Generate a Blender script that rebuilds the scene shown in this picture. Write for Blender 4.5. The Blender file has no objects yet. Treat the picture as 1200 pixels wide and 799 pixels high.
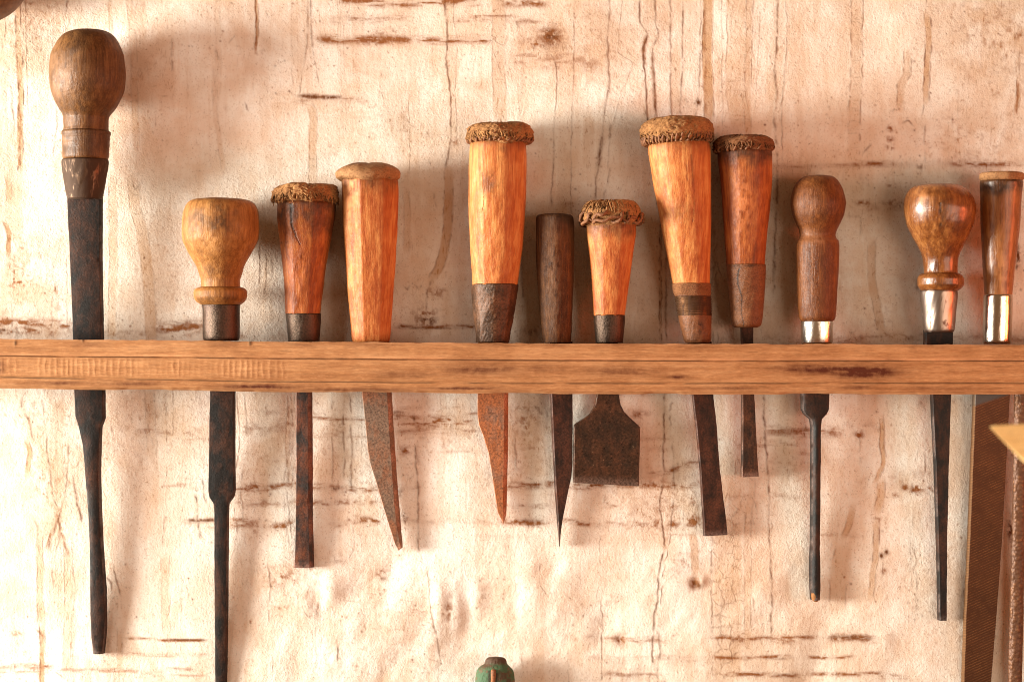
import bpy, math, random
import numpy as np
from mathutils import Vector

random.seed(7)
RNG = np.random.default_rng(11)
SC = bpy.context.scene
COL = SC.collection

# ------------------------------------------------------------------ scale
S = 0.0005            # metres per photo pixel in the plane of the tools
CAM_D = 1.2           # camera to wall
REF = 0.02            # plane of the tools in front of the wall

def kd(d):
    return (CAM_D - d * S) / (CAM_D - REF)

def P(px, py, d):
    """photo position + distance from the wall (in pixels) -> metres"""
    k = kd(d)
    return Vector(((px - 600.0) * S * k, -d * S, (399.5 - py) * S * k))

# ------------------------------------------------------------------ camera
cam = bpy.data.cameras.new("camera")
cam_o = bpy.data.objects.new("camera", cam)
COL.objects.link(cam_o)
cam_o.location = (0, -CAM_D, 0)
cam_o.rotation_euler = (math.radians(90), 0, 0)
cam.sensor_width = 36.0
cam.lens = 36.0 * (CAM_D - REF) / (1200 * S)
cam.clip_start = 0.01
cam.clip_end = 50.0
cam.dof.use_dof = True
cam.dof.focus_distance = CAM_D - REF
cam.dof.aperture_fstop = 5.6
SC.camera = cam_o

# ------------------------------------------------------------------ light
world = bpy.data.worlds.new("World")
SC.world = world
world.use_nodes = True
wn = world.node_tree.nodes
bg = wn["Background"]
bg.inputs[0].default_value = (1.0, 0.51, 0.24, 1)
bg.inputs[1].default_value = 0.25

def lamp(name, typ, loc, target, energy, color, **kw):
    l = bpy.data.lights.new(name, typ)
    l.energy = energy
    l.color = color
    for k, v in kw.items():
        setattr(l, k, v)
    o = bpy.data.objects.new(name, l)
    COL.objects.link(o)
    o.location = loc
    o.rotation_euler = (Vector(target) - Vector(loc)).to_track_quat('-Z', 'Y').to_euler()
    return o

lamp("low_sun_lamp", 'SPOT', (-1.6, -0.43, -0.06), (0, 0, 0), 395, (1.0, 0.96, 0.85),
     spot_size=math.radians(70), spot_blend=0.5, shadow_soft_size=0.26)
lamp("room_fill_lamp", 'AREA', (1.0, -1.2, -0.2), (0.38, 0, 0), 11.0, (1.0, 0.76, 0.58), shape='RECTANGLE', size=0.9, size_y=0.7)
lamp("window_lamp", 'AREA', (-0.85, -0.60, 0.20), (-0.3, 0, 0), 5.0, (1.0, 0.88, 0.77), shape='RECTANGLE', size=0.6, size_y=0.8)
lamp("warm_bounce_lamp", 'SPOT', (1.15, -0.46, -0.06), (-0.08, 0, 0.06), 36, (1.0, 0.16, 0.05), spot_size=math.radians(30), spot_blend=1.0, shadow_soft_size=0.16)

SC.cycles.filter_width = 1.0
SC.view_settings.view_transform = 'Standard'
SC.view_settings.look = 'None'
SC.view_settings.exposure = 0.0
SC.view_settings.gamma = 1.0

# ------------------------------------------------------------------ noise
TAB = RNG.random((256, 256)).astype(np.float32)

def _sm(t):
    return t * t * (3 - 2 * t)

def vn(x, y, seed=0):
    """value noise at scattered points, 0..1"""
    x = np.asarray(x, np.float32) + seed * 17.31
    y = np.asarray(y, np.float32) + seed * 7.77
    xi = np.floor(x).astype(np.int64); yi = np.floor(y).astype(np.int64)
    fx = _sm(x - xi); fy = _sm(y - yi)
    a = TAB[yi & 255, xi & 255]; b = TAB[yi & 255, (xi + 1) & 255]
    c = TAB[(yi + 1) & 255, xi & 255]; d = TAB[(yi + 1) & 255, (xi + 1) & 255]
    return (a * (1 - fx) + b * fx) * (1 - fy) + (c * (1 - fx) + d * fx) * fy

def fbm(x, y, oct=4, seed=0, gain=0.5):
    s = 0; a = 1.0; t = 0
    for o in range(oct):
        s = s + a * vn(np.asarray(x) * 2 ** o, np.asarray(y) * 2 ** o, seed + o * 3)
        t += a; a *= gain
    return s / t

def sstep(a, b, x):
    t = np.clip((np.asarray(x, np.float32) - a) / (b - a), 0, 1)
    return t * t * (3 - 2 * t)

def pchip(xs, ys, q):
    xs = np.asarray(xs, float); ys = np.asarray(ys, float)
    h = np.diff(xs); dl = np.diff(ys) / h
    m = np.zeros(len(xs))
    if len(xs) == 2:
        m[:] = dl[0]
    else:
        for i in range(1, len(xs) - 1):
            if dl[i - 1] * dl[i] > 0:
                w1 = 2 * h[i] + h[i - 1]; w2 = h[i] + 2 * h[i - 1]
                m[i] = (w1 + w2) / (w1 / dl[i - 1] + w2 / dl[i])
        m[0] = dl[0]; m[-1] = dl[-1]
    i = np.clip(np.searchsorted(xs, q) - 1, 0, len(xs) - 2)
    t = (q - xs[i]) / h[i]
    return ((1 + 2 * t) * (1 - t) ** 2 * ys[i] + t * (1 - t) ** 2 * h[i] * m[i]
            + t * t * (3 - 2 * t) * ys[i + 1] + t * t * (t - 1) * h[i] * m[i + 1])

# ------------------------------------------------------------------ meshes
def grid_faces(nu, nv, wrap):
    """quads of an nu x nv vertex grid (index u*nv+v); wrap joins v"""
    u = np.arange(nu - 1)[:, None]
    v = np.arange(nv if wrap else nv - 1)[None, :]
    v2 = (v + 1) % nv
    f = np.stack([u * nv + v, u * nv + v2, (u + 1) * nv + v2, (u + 1) * nv + v], -1)
    return f.reshape(-1, 4)

def fast_mesh(name, co, quads, polys=(), smooth=True):
    me = bpy.data.meshes.new(name)
    nq = len(quads)
    loops = [np.asarray(quads, np.int32).ravel()]
    starts = [np.arange(nq, dtype=np.int32) * 4]
    n = nq * 4
    for p in polys:
        starts.append(np.array([n], np.int32)); loops.append(np.asarray(p, np.int32)); n += len(p)
    loops = np.concatenate(loops); starts = np.concatenate(starts)
    me.vertices.add(len(co)); me.vertices.foreach_set("co", np.asarray(co, np.float32).ravel())
    me.loops.add(len(loops)); me.loops.foreach_set("vertex_index", loops)
    me.polygons.add(len(starts)); me.polygons.foreach_set("loop_start", starts)
    me.polygons.foreach_set("use_smooth", np.full(len(starts), smooth))
    me.update(calc_edges=True)
    me.validate()
    return me

def attr(me, name, data):
    a = me.attributes.new(name, 'FLOAT_COLOR', 'POINT')
    d = np.ones((len(me.vertices), 4), np.float32)
    d[:, :data.shape[1]] = data
    a.data.foreach_set("color", d.ravel())

def link(name, me, mat, parent=None, sharp=None):
    o = bpy.data.objects.new(name, me)
    COL.objects.link(o)
    if mat: me.materials.append(mat)
    if parent: o.parent = parent
    if sharp:
        try:
            me.set_sharp_from_angle(angle=math.radians(sharp))
        except Exception:
            pass
    return o

def thing(name, loc, label, cat, group=None):
    o = bpy.data.objects.new(name, None)
    o.empty_display_size = 0.01
    COL.objects.link(o)
    o.location = loc
    o["label"] = label; o["category"] = cat
    if group: o["group"] = group
    return o

# ------------------------------------------------------------------ materials
class NT:
    def __init__(self, name):
        self.m = bpy.data.materials.new(name)
        self.m.use_nodes = True
        self.t = self.m.node_tree
        self.b = self.t.nodes["Principled BSDF"]
    def n(self, typ, ins=None, **props):
        nd = self.t.nodes.new(typ)
        for k, v in props.items():
            setattr(nd, k, v)
        for k, v in (ins or {}).items():
            self.put(nd.inputs[k], v)
        return nd
    def put(self, sock, v):
        if hasattr(v, "is_output"):
            self.t.links.new(v, sock)
        elif isinstance(v, tuple) and len(v) == 3 and sock.type == 'RGBA':
            sock.default_value = v + (1,)
        else:
            sock.default_value = v
    def set(self, **kw):
        for k, v in kw.items():
            self.put(self.b.inputs[k.replace("_", " ")], v)
    def coord(self, scale=(1, 1, 1)):
        tc = self.n("ShaderNodeTexCoord")
        mp = self.n("ShaderNodeMapping", {"Vector": tc.outputs["Object"], "Scale": scale})
        return mp.outputs[0]
    def noise(self, vec, scale, detail=5, rough=0.6, dist=0.0):
        return self.n("ShaderNodeTexNoise", {"Vector": vec, "Scale": scale, "Detail": detail,
                      "Roughness": rough, "Distortion": dist}).outputs["Fac"]
    def ramp(self, fac, stops):
        r = self.n("ShaderNodeValToRGB", {"Fac": fac})
        e = r.color_ramp.elements
        while len(e) < len(stops): e.new(0.5)
        for el, (p, c) in zip(e, stops):
            el.position = p
            el.color = (c if isinstance(c, tuple) else (c, c, c)) + (1,)
        return r.outputs["Color"]
    def mix(self, fac, a, b, mode='MIX'):
        m = self.n("ShaderNodeMix", data_type='RGBA', blend_type=mode)
        self.put(m.inputs[0], fac); self.put(m.inputs[6], a); self.put(m.inputs[7], b)
        return m.outputs[2]
    def math(self, op, a, b=0.0, clamp=False):
        m = self.n("ShaderNodeMath", operation=op, use_clamp=clamp)
        self.put(m.inputs[0], a); self.put(m.inputs[1], b)
        return m.outputs[0]
    def attr(self, name):
        a = self.n("ShaderNodeAttribute", attribute_name=name)
        s = self.n("ShaderNodeSeparateColor", {"Color": a.outputs["Color"]})
        return s.outputs[0], s.outputs[1], s.outputs[2]
    def bump(self, h, strength=0.5, dist=0.0005, normal=None):
        b = self.n("ShaderNodeBump", {"Height": h, "Strength": strength, "Distance": dist})
        if normal: self.put(b.inputs["Normal"], normal)
        self.put(self.b.inputs["Normal"], b.outputs[0])
        return b.outputs[0]

def wood(name, lo, mid, hi, rough=0.5, coat=0.0, grain=1.0, grime=(0.035, 0.016, 0.008), axis='Z', speck=0.0, bump=0.6):
    t = NT(name)
    st = {'Z': (1, 1, 0.07), 'X': (0.05, 1, 1)}[axis]
    v = t.coord(st)
    v1 = t.coord((1, 1, 1))
    g1 = t.noise(v, 320 * grain, 6, 0.65, 0.3)
    g2 = t.noise(v, 1300 * grain, 3, 0.7)
    big = t.noise(v1, 55, 4, 0.6)
    g = t.math('ADD', t.math('MULTIPLY', g1, 0.6), t.math('MULTIPLY', big, 0.4))
    c = t.ramp(g, [(0.38, lo), (0.5, mid), (0.61, hi)])
    g3 = t.noise(t.coord({'Z': (1, 1, 0.035), 'X': (0.06, 1, 1)}[axis]), 900 * grain, 4, 0.7)
    ga = 0.25 if axis == 'X' else 0.6
    c = t.mix(t.ramp(g3, [(0.52, 0.0), (0.66, ga)]), c, lo)
    c = t.mix(t.ramp(g3, [(0.34, 0.5), (0.46, 0.0)]), c, hi)
    c = t.mix(t.ramp(g2, [(0.55, 0.0), (0.72, 0.55)]), c, tuple(x * 0.35 for x in mid))
    if speck:
        sp = t.noise(v1, 2600, 2, 0.5)
        c = t.mix(t.math('MULTIPLY', t.ramp(sp, [(0.56, 0.0), (0.7, 1.0)]), speck), c, tuple(min(1, x * 2.4 + 0.01) for x in hi))
    r, k, w = t.attr("wear")
    if axis == 'X':
        fb = t.noise(t.coord((0.12, 1, 1)), 1900, 3, 0.7)
        c = t.mix(t.ramp(fb, [(0.5, 0.0), (0.68, 0.35)]), c, tuple(x * 0.45 for x in mid))
        c = t.mix(t.ramp(fb, [(0.32, 0.5), (0.44, 0.0)]), c, tuple(min(1, x * 1.25) for x in hi))
    gn = t.noise(v1, 260, 5, 0.7)
    gf = t.math('MULTIPLY', r, t.ramp(gn, [(0.25, 0.45), (0.6, 1.0)]), True)
    c = t.mix(gf, c, grime)
    c = t.mix(w, c, tuple(min(1, x * 1.5 + 0.04) for x in hi))
    c = t.mix(k, c, (0.012, 0.006, 0.003))
    h = t.math('SUBTRACT', t.math('ADD', t.math('ADD', g2, g3), t.math('MULTIPLY', gn, 0.7)), t.math('MULTIPLY', k, 2.5))
    t.bump(h, bump, 0.0004)
    ro = t.ramp(gn, [(0.3, max(0.05, rough - 0.12)), (0.7, min(1, rough + 0.15))])
    t.set(Base_Color=c, Roughness=ro, Specular_IOR_Level=0.22)
    if coat:
        t.set(Coat_Weight=coat, Coat_Roughness=0.25)
    return t.m

def steel(name, base, rust, amount=0.5, metallic=0.6, rough=0.45, scale=1.0, streak=0.25, glint=0.0, bump=0.5):
    t = NT(name)
    v = t.coord((1, 1, streak)); v1 = t.coord()
    n1 = t.noise(v, 160 * scale, 6, 0.7, 0.4)
    n2 = t.noise(v1, 900 * scale, 5, 0.75)
    n3 = t.noise(v1, 70 * scale, 4, 0.6)
    f = t.math('ADD', t.math('MULTIPLY', n1, 0.55), t.math('MULTIPLY', n3, 0.45))
    lo = 0.62 - 0.34 * amount
    f = t.ramp(f, [(lo, 0.0), (lo + 0.2, 1.0)])
    c = t.mix(t.ramp(n2, [(0.32, 0.0), (0.68, 1.0)]), tuple(x * 0.35 for x in base), tuple(x * 1.5 for x in base))
    rc = t.mix(t.ramp(n2, [(0.3, 0.0), (0.72, 1.0)]), tuple(x * 0.3 for x in rust), tuple(x * 2.0 for x in rust))
    c = t.mix(f, c, rc)
    if glint:
        c = t.mix(t.math('MULTIPLY', t.ramp(n2, [(0.66, 0.0), (0.74, 1.0)]), glint), c, (0.55, 0.36, 0.2))
    _r, _g, ew = t.attr("wear")
    c = t.mix(t.math('MULTIPLY', ew, t.ramp(n2, [(0.4, 0.2), (0.6, 1.0)])), c, tuple(min(1, 0.10 + 1.5 * (a + b)) for a, b in zip(base, rust)))
    t.set(Base_Color=c, Metallic=t.math('SUBTRACT', metallic, t.math('MULTIPLY', f, metallic * 0.8), True),
          Roughness=t.ramp(n2, [(0.3, max(0.05, rough - 0.12)), (0.7, min(1, rough + 0.2))]))
    t.set(Specular_IOR_Level=0.3)
    t.bump(t.math('ADD', n2, t.math('MULTIPLY', n1, 0.8)), bump, 0.0005)
    return t.m

def bright_metal(name, base, dirt, amount=0.3, rough=0.2):
    t = NT(name)
    v1 = t.coord(); v = t.coord((1, 1, 0.3))
    n1 = t.noise(v, 260, 6, 0.7, 0.6); n2 = t.noise(v1, 1500, 4, 0.7)
    lo = 0.70 - 0.35 * amount
    f = t.ramp(n1, [(lo, 0.0), (lo + 0.1, 1.0)])
    c = t.mix(f, base, dirt)
    t.set(Base_Color=c, Metallic=t.math('SUBTRACT', 1.0, t.math('MULTIPLY', f, 0.5)),
          Roughness=t.math('ADD', rough, t.math('MULTIPLY', f, 0.3)))
    t.bump(t.math('ADD', t.math('MULTIPLY', n2, 0.4), n1), 0.35, 0.0003)
    return t.m

def leather(name, lo, hi, scale=1.0, rough=0.85, bump=1.0):
    t = NT(name)
    v1 = t.coord(); v = t.coord((1, 1, 2.2))
    n1 = t.noise(v, 420 * scale, 6, 0.75, 1.2); n2 = t.noise(v1, 1800 * scale, 4, 0.7)
    n3 = t.noise(v1, 120, 3, 0.6)
    f = t.math('ADD', t.math('MULTIPLY', n1, 0.6), t.math('MULTIPLY', n3, 0.4))
    c = t.ramp(f, [(0.36, lo), (0.62, hi)])
    c = t.mix(t.ramp(n2, [(0.5, 0.0), (0.7, 0.7)]), c, tuple(x * 0.3 for x in lo))
    r, k, w = t.attr("wear")
    c = t.mix(k, c, (0.012, 0.006, 0.003))
    c = t.mix(w, c, tuple(min(1, x * 1.6) for x in hi))
    t.set(Base_Color=c, Roughness=rough, Specular_IOR_Level=0.25)
    t.bump(t.math('ADD', n1, t.math('MULTIPLY', n2, 0.6)), bump, 0.0009)
    return t.m

# ------------------------------------------------------------------ wall (plaster, drip stains, cracks, lumps)
class Raster:
    def __init__(self, x0, x1, y0, y1, step):
        self.x0, self.y0, self.step = x0, y0, step
        self.xs = np.arange(x0, x1 + step, step, dtype=np.float32)
        self.ys = np.arange(y0, y1 + step, step, dtype=np.float32)
        self.W, self.H = len(self.xs), len(self.ys)
        self.X, self.Y = np.meshgrid(self.xs, self.ys)
        self.ch = {k: np.zeros((self.H, self.W), np.float32) for k in ("wash", "rust", "dark")}
        self.seed = 0
    def dense(self, pts, wob, ds=0.7):
        pts = np.asarray(pts, float)
        L = np.concatenate([[0], np.cumsum(np.hypot(*np.diff(pts, axis=0).T))])
        q = np.arange(0, L[-1] + 1e-6, ds)
        if len(pts) > 2:
            x = pchip(L, pts[:, 0], q); y = pchip(L, pts[:, 1], q)
        else:
            x = np.interp(q, L, pts[:, 0]); y = np.interp(q, L, pts[:, 1])
        self.seed += 1
        x = x + (fbm(q / 9, q * 0 + self.seed, 4, self.seed) - 0.5) * 2 * wob
        y = y + (fbm(q / 9, q * 0 + self.seed, 3, self.seed + 5) - 0.5) * wob * 0.8
        return x, y, q
    def splat(self, x, y, val, r, ch, flat=False):
        A = self.ch[ch]
        n = int(math.ceil(r * (1.2 if flat else 2.6) / self.step)) + 1
        ci = np.round((x - self.x0) / self.step).astype(int); cj = np.round((y - self.y0) / self.step).astype(int)
        rr = np.broadcast_to(np.asarray(r, float), x.shape)
        for dj in range(-n, n + 1):
            for di in range(-n, n + 1):
                i = ci + di; j = cj + dj
                ok = (i >= 0) & (i < self.W) & (j >= 0) & (j < self.H)
                if not ok.any(): continue
                dx = self.x0 + i * self.step - x; dy = self.y0 + j * self.step - y
                d = np.hypot(dx, dy)
                v = val * (sstep(rr * 1.15, rr * 0.75, d) if flat else np.exp(-(d / (rr + 1e-6)) ** 2))
                np.maximum.at(A, (j[ok], i[ok]), v[ok].astype(np.float32))
    def line(self, pts, w=1.0, a=0.6, ch="dark", wob=1.6, broken=0.5):
        x, y, q = self.dense(pts, wob)
        broken = min(1.0, broken + 0.2); w = w * 0.85
        m = 1 - broken + broken * sstep(0.34, 0.6, fbm(q / 10, q * 0, 3, self.seed + 9))
        end = np.clip(np.minimum(q, q[-1] - q) / 6 + 0.25, 0, 1)
        wv = w * (0.7 + 0.7 * fbm(q / 7, q * 0 + 3, 3, self.seed + 2))
        self.splat(x, y, a * m * end, np.float64(w), ch) if w < 0.6 else self._vw(x, y, a * m * end, wv, ch)
    def _vw(self, x, y, v, wv, ch):
        A = self.ch[ch]
        n = int(math.ceil(wv.max() * 2.2 / self.step)) + 1
        ci = np.round((x - self.x0) / self.step).astype(int); cj = np.round((y - self.y0) / self.step).astype(int)
        for dj in range(-n, n + 1):
            for di in range(-n, n + 1):
                i = ci + di; j = cj + dj
                ok = (i >= 0) & (i < self.W) & (j >= 0) & (j < self.H)
                if not ok.any(): continue
                d = np.hypot(self.x0 + i * self.step - x, self.y0 + j * self.step - y)
                np.maximum.at(A, (j[ok], i[ok]), (v * np.exp(-(d / wv) ** 2))[ok].astype(np.float32))
    def ribbon(self, pts, hw, wash=0.5, edge=0.45, w=0.9, wob=1.2, cross=0.0):
        x, y, q = self.dense(pts, wob)
        end = np.clip(np.minimum(q, q[-1] - q) / 14 + 0.15, 0, 1)
        m = 0.55 + 0.6 * fbm(q / 25, q * 0, 3, self.seed + 4)
        self.splat(x, y, np.clip(wash * m * end, 0, 1), float(hw), "wash", True)
        if edge:
            sx, sy = x[::8], y[::8]
            if len(sx) > 2:
                self.line(np.stack([sx - hw * 0.95, sy], 1), w, edge, "dark", 1.0, 0.75)
                self.line(np.stack([sx + hw * 0.95, sy], 1), w, edge * 0.9, "dark", 1.0, 0.8)
        if cross:
            for t in np.arange(4, q[-1], cross):
                i = int(t / 0.7)
                if i < len(x) and random.random() < 0.7:
                    yy = y[i] + random.uniform(-3, 3)
                    self.line([(x[i] - hw, yy), (x[i], yy + random.uniform(-2, 2)), (x[i] + hw, yy + random.uniform(-3, 3))], 0.7, 0.3, "dark", 1.0, 0.5)
    def win(self, x0, x1, y0, y1):
        i0 = max(0, int((x0 - self.x0) / self.step)); i1 = min(self.W, int((x1 - self.x0) / self.step) + 1)
        j0 = max(0, int((y0 - self.y0) / self.step)); j1 = min(self.H, int((y1 - self.y0) / self.step) + 1)
        return slice(j0, j1), slice(i0, i1)
    def streak(self, x0, x1, y, hw, a, ch="rust", slope=0.0, thr=0.42, sx=16, sy=2.6):
        self.seed += 1
        s = self.win(x0 - 12, x1 + 12, y - hw * 2.5 - 8, y + hw * 2.5 + 8)
        X, Y = self.X[s], self.Y[s]
        yc = y + slope * (X - x0) + (vn(X / 30, X * 0, self.seed) - 0.5) * hw * 1.6
        w = np.exp(-((Y - yc) / hw) ** 2) * sstep(-10, 8, X - x0) * sstep(-10, 8, x1 - X)
        n = sstep(thr, thr + 0.22, fbm(X / sx, Y / sy, 4, self.seed))
        self.ch[ch][s] = np.maximum(self.ch[ch][s], a * w * (0.25 + 0.75 * n))
    def blob(self, x, y, rx, ry, a, ch="rust", thr=0.4, sc=5):
        self.seed += 1
        s = self.win(x - rx * 2.5, x + rx * 2.5, y - ry * 2.5, y + ry * 2.5)
        X, Y = self.X[s], self.Y[s]
        w = np.exp(-((X - x) / rx) ** 2 - ((Y - y) / ry) ** 2)
        n = sstep(thr, thr + 0.2, fbm(X / sc, Y / sc, 4, self.seed))
        self.ch[ch][s] = np.maximum(self.ch[ch][s], a * w * (0.2 + 0.8 * n))

R = Raster(-140, 1340, -100, 900, 1.12)

def stains(R):
    L, B, H, Q = R.line, R.ribbon, R.streak, R.blob
    # --- top left
    B([(21, -60), (21, 40), (23, 80), (24, 120), (23, 150), (24, 205)], 3.2, 0.85, 0.6, 1.1)
    L([(17, -20), (18, 45), (21, 90), (23, 140), (24, 200)], 1.6, 0.5, "rust", 2)
    L([(12, 98), (14, 130), (16, 158)], 1.4, 0.5); L([(29, -20), (30, 60), (31, 110), (32, 132)], 1.0, 0.45)
    L([(6, 25), (5, 46)], 1, 0.45); L([(0, 108), (6, 108), (6, 128), (1, 130)], 0.9, 0.35)
    B([(8, 203), (10, 220), (9, 242)], 3, 0.7, 0.4); B([(5, 258), (11, 276), (9, 302)], 2.6, 0.95, 0.55)
    L([(5, 258), (11, 276), (9, 302)], 2.0, 0.6, "rust", 1)
    Q(22, 330, 12, 22, 0.9, "rust", 0.5, 4); Q(26, 290, 5, 20, 0.5, "rust", 0.5, 3); Q(14, 305, 8, 8, 0.5, "rust", 0.5, 3)
    L([(80, -10), (76, 20), (81, 24), (77, 34)], 1.2, 0.6); L([(62, 15), (60, 60)], 0.9, 0.3)
    B([(128, -20), (129, 42)], 2, 0.5, 0.25); B([(150, -40), (155, 40), (158, 80), (158, 130), (160, 182)], 4, 0.42, 0.2)
    L([(197, 29), (194, 40)], 1.2, 0.6); L([(202, 46), (201, 70), (202, 90), (200, 118)], 1.1, 0.55, broken=0.95)
    L([(173, 70), (175, 105)], 0.8, 0.35); L([(253, 57), (258, 73)], 1.6, 0.75); B([(252, 76), (252, 120), (256, 160), (264, 205)], 3, 0.3, 0.2)
    L([(264, 124), (266, 131)], 1.8, 0.8); L([(286, 120), (291, 131)], 1.2, 0.6); L([(276, 40), (268, 52)], 0.9, 0.4)
    B([(299, -30), (301, 40), (299, 63)], 1.6, 0.9, 0.6); L([(300, -20), (300, 62)], 1.5, 0.6, "rust", 1)
    L([(62, 112), (66, 140), (63, 165), (60, 195)], 1.0, 0.5)
    B([(131, 205), (132, 300), (131, 400)], 5, 0.5, 0.35); B([(155, 205), (158, 240), (166, 272), (174, 330), (178, 402)], 7, 0.55, 0.3, cross=22)
    L([(152, 205), (158, 222), (166, 214)], 1.2, 0.4)
    L([(62, 300), (61, 340), (60, 385)], 1.0, 0.4); L([(77, 300), (79, 385)], 0.8, 0.35)
    H(-60, 85, 378, 5, 0.9, "rust", 0, 0.35, 10, 4); H(-60, 85, 389, 5, 0.8, "rust", 0, 0.45, 8, 4); Q(66, 350, 8, 22, 0.6, "rust", 0.52, 4)
    Q(6, 388, 18, 8, 0.8, "dark", 0.45, 5)
    H(185, 238, 386, 7, 0.85, "rust", 0, 0.4, 12, 4); H(185, 238, 379, 2.5, 0.5, "dark", 0, 0.4, 12, 4)
    H(100, 340, 392, 5, 0.4, "rust", 0, 0.45, 8, 4)
    Q(205, 335, 10, 25, 0.4, "rust", 0.56, 3)
    for x, ya, yb in ((303, 285, 335), (310, 290, 345), (317, 300, 330)):
        L([(x, ya), (x + 1, (ya + yb) / 2), (x - 1, yb)], 1.3, 0.55)
    # --- top centre
    L([(361, -40), (360, 50), (357, 70), (353, 95), (349, 112)], 1.0, 0.5); L([(363, -20), (364, 12), (366, 57)], 1.4, 0.55); L([(366, 57), (370, 80), (374, 104)], 1.0, 0.5)
    for p in [(355, 10), (360, 20), (357, 33), (362, 44), (356, 55), (361, 67), (365, 74)]:
        L([p, (p[0] + 7, p[1] + random.uniform(-4, 4))], 0.7, 0.35)
    B([(356, -30), (360, 40), (362, 110)], 5, 0.3, 0); B([(360, 120), (367, 135), (366, 170), (366, 205)], 5, 0.6, 0.35, cross=9); B([(366, 200), (372, 300), (366, 395)], 5, 0.35, 0.2)
    H(375, 572, 45, 4.5, 0.95, "rust", 0.01, 0.33, 22, 3); H(372, 480, 46, 7, 0.55, "wash", 0, 0.3); Q(440, 48, 34, 5, 0.95, "rust", 0.36, 4); Q(455, 40, 16, 6, 0.7, "rust", 0.45, 4)
    H(398, 560, 1, 5, 0.9, "rust", 0.005, 0.36, 22, 3); H(390, 475, 24, 5, 0.55, "rust", -0.02, 0.5, 14, 3); H(528, 575, 23, 4, 0.5, "rust", 0, 0.45, 12, 3)
    H(400, 640, -40, 8, 0.8, "rust", 0.005, 0.4, 22, 4)
    H(352, 398, 114, 2.2, 0.95, "dark", 0.01, 0.25, 20, 3); H(352, 430, 116, 5, 0.75, "rust", 0.02, 0.42, 20, 3)
    H(320, 440, 128, 14, 0.3, "wash", 0, 0.3); Q(420, 160, 12, 20, 0.35, "wash", 0.4, 9); Q(390, 175, 8, 12, 0.4, "rust", 0.5, 4)  # the first, broad wash paints the shadow under the dark streak
    L([(518, -30), (523, 30), (524, 50), (522, 70), (527, 100), (528, 130), (527, 165), (522, 198)], 1.4, 0.7, broken=0.3)
    L([(530, -10), (532, 30), (535, 48), (533, 110), (535, 165)], 0.8, 0.4); Q(533, 166, 5, 6, 0.8, "rust", 0.4, 4)
    B([(526, -30), (528, 60), (531, 165)], 4, 0.35, 0)
    B([(526, 200), (525, 262), (519, 300), (507, 328)], 5.5, 0.75, 0.55); Q(512, 342, 12, 7, 0.75, "rust", 0.45, 4); L([(507, 328), (500, 345), (499, 365)], 1.2, 0.5)
    Q(501, 376, 10, 6, 1.0, "dark", 0.35, 4); Q(500, 372, 16, 14, 0.8, "rust", 0.45, 4); H(465, 560, 384, 2.4, 0.85, "rust", 0, 0.36, 16, 3); H(470, 545, 384, 1.2, 0.7, "dark", 0, 0.4, 10, 3)
    for x in (472, 486): L([(x, 334), (x + 6, 339), (x + 9, 333)], 1.1, 0.55)
    L([(472, 345), (478, 343)], 1, 0.45); L([(478, 110), (479, 160), (480, 205)], 0.7, 0.35); L([(508, 225), (512, 245)], 1.0, 0.5)
    B([(475, 220), (478, 250), (476, 300)], 4, 0.4, 0.25)
    B([(584, -30), (584, 60), (586, 145)], 8, 0.45, 0.3, cross=14); L([(578, 60), (590, 94), (577, 93)], 0.8, 0.3)
    H(555, 600, 20, 2, 0.6, "rust", 0, 0.4); L([(586, 36), (580, 48), (590, 54), (594, 42)], 0.8, 0.4)
    # --- top right of centre
    Q(645, 43, 8, 8, 1.0, "dark", 0.3, 4); Q(645, 43, 16, 12, 1.0, "rust", 0.35, 4); Q(626, 51, 14, 6, 0.9, "rust", 0.35, 4); Q(650, 55, 12, 6, 0.6, "dark", 0.5, 3)
    H(600, 700, 62, 12, 0.5, "rust", 0.06, 0.48, 14, 5); Q(690, 70, 14, 18, 0.5, "rust", 0.45, 6); Q(640, 50, 45, 30, 0.45, "wash", 0.3, 10)
    H(590, 640, 4, 5, 0.85, "rust", 0, 0.35, 12, 3); H(595, 640, 25, 4, 0.5, "rust", 0, 0.45, 12, 3); L([(603, 22), (609, 34)], 1.2, 0.5)
    L([(644, 62), (652, 80), (652, 95), (650, 140), (648, 200), (645, 240)], 1.1, 0.55, broken=0.4); L([(673, -30), (672, 80), (670, 140), (669, 252)], 1.0, 0.5, broken=0.4)
    B([(660, 80), (662, 160), (660, 240)], 8, 0.25, 0)
    L([(716, -30), (712, 50), (713, 100), (710, 120), (705, 160), (700, 200), (697, 235)], 1.2, 0.6, broken=0.3); L([(706, 158), (703, 180), (700, 198)], 2.6, 0.75, "dark", 0.8, 0.1)
    L([(730, -10), (724, 60), (740, 75), (728, 110), (722, 130), (715, 160), (712, 200)], 0.8, 0.35); L([(715, 145), (714, 165)], 1.3, 0.6)
    L([(722, 40), (735, 60), (748, 72)], 0.7, 0.3)
    B([(690, 130), (690, 200)], 7, 0.3, 0.0)
    L([(750, -40), (750, 25), (758, 40), (753, 60), (757, 100), (758, 147)], 1.3, 0.8, "dark", 2.0, 0.45); L([(766, -40), (768, 25), (771, 42), (763, 60), (766, 95), (769, 142)], 1.2, 0.8, "dark", 2.0, 0.45)
    L([(757, 42), (754, 60), (756, 80)], 2.8, 0.8, "rust", 1, 0.1); L([(764, 62), (766, 95), (769, 140)], 2.4, 0.7, "rust", 1, 0.1)
    L([(786, -30), (785, 60), (786, 110), (788, 142)], 1.3, 0.6); L([(801, -20), (799, 80), (797, 138)], 1.3, 0.6); B([(792, 60), (792, 140)], 6, 0.4, 0)
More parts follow.
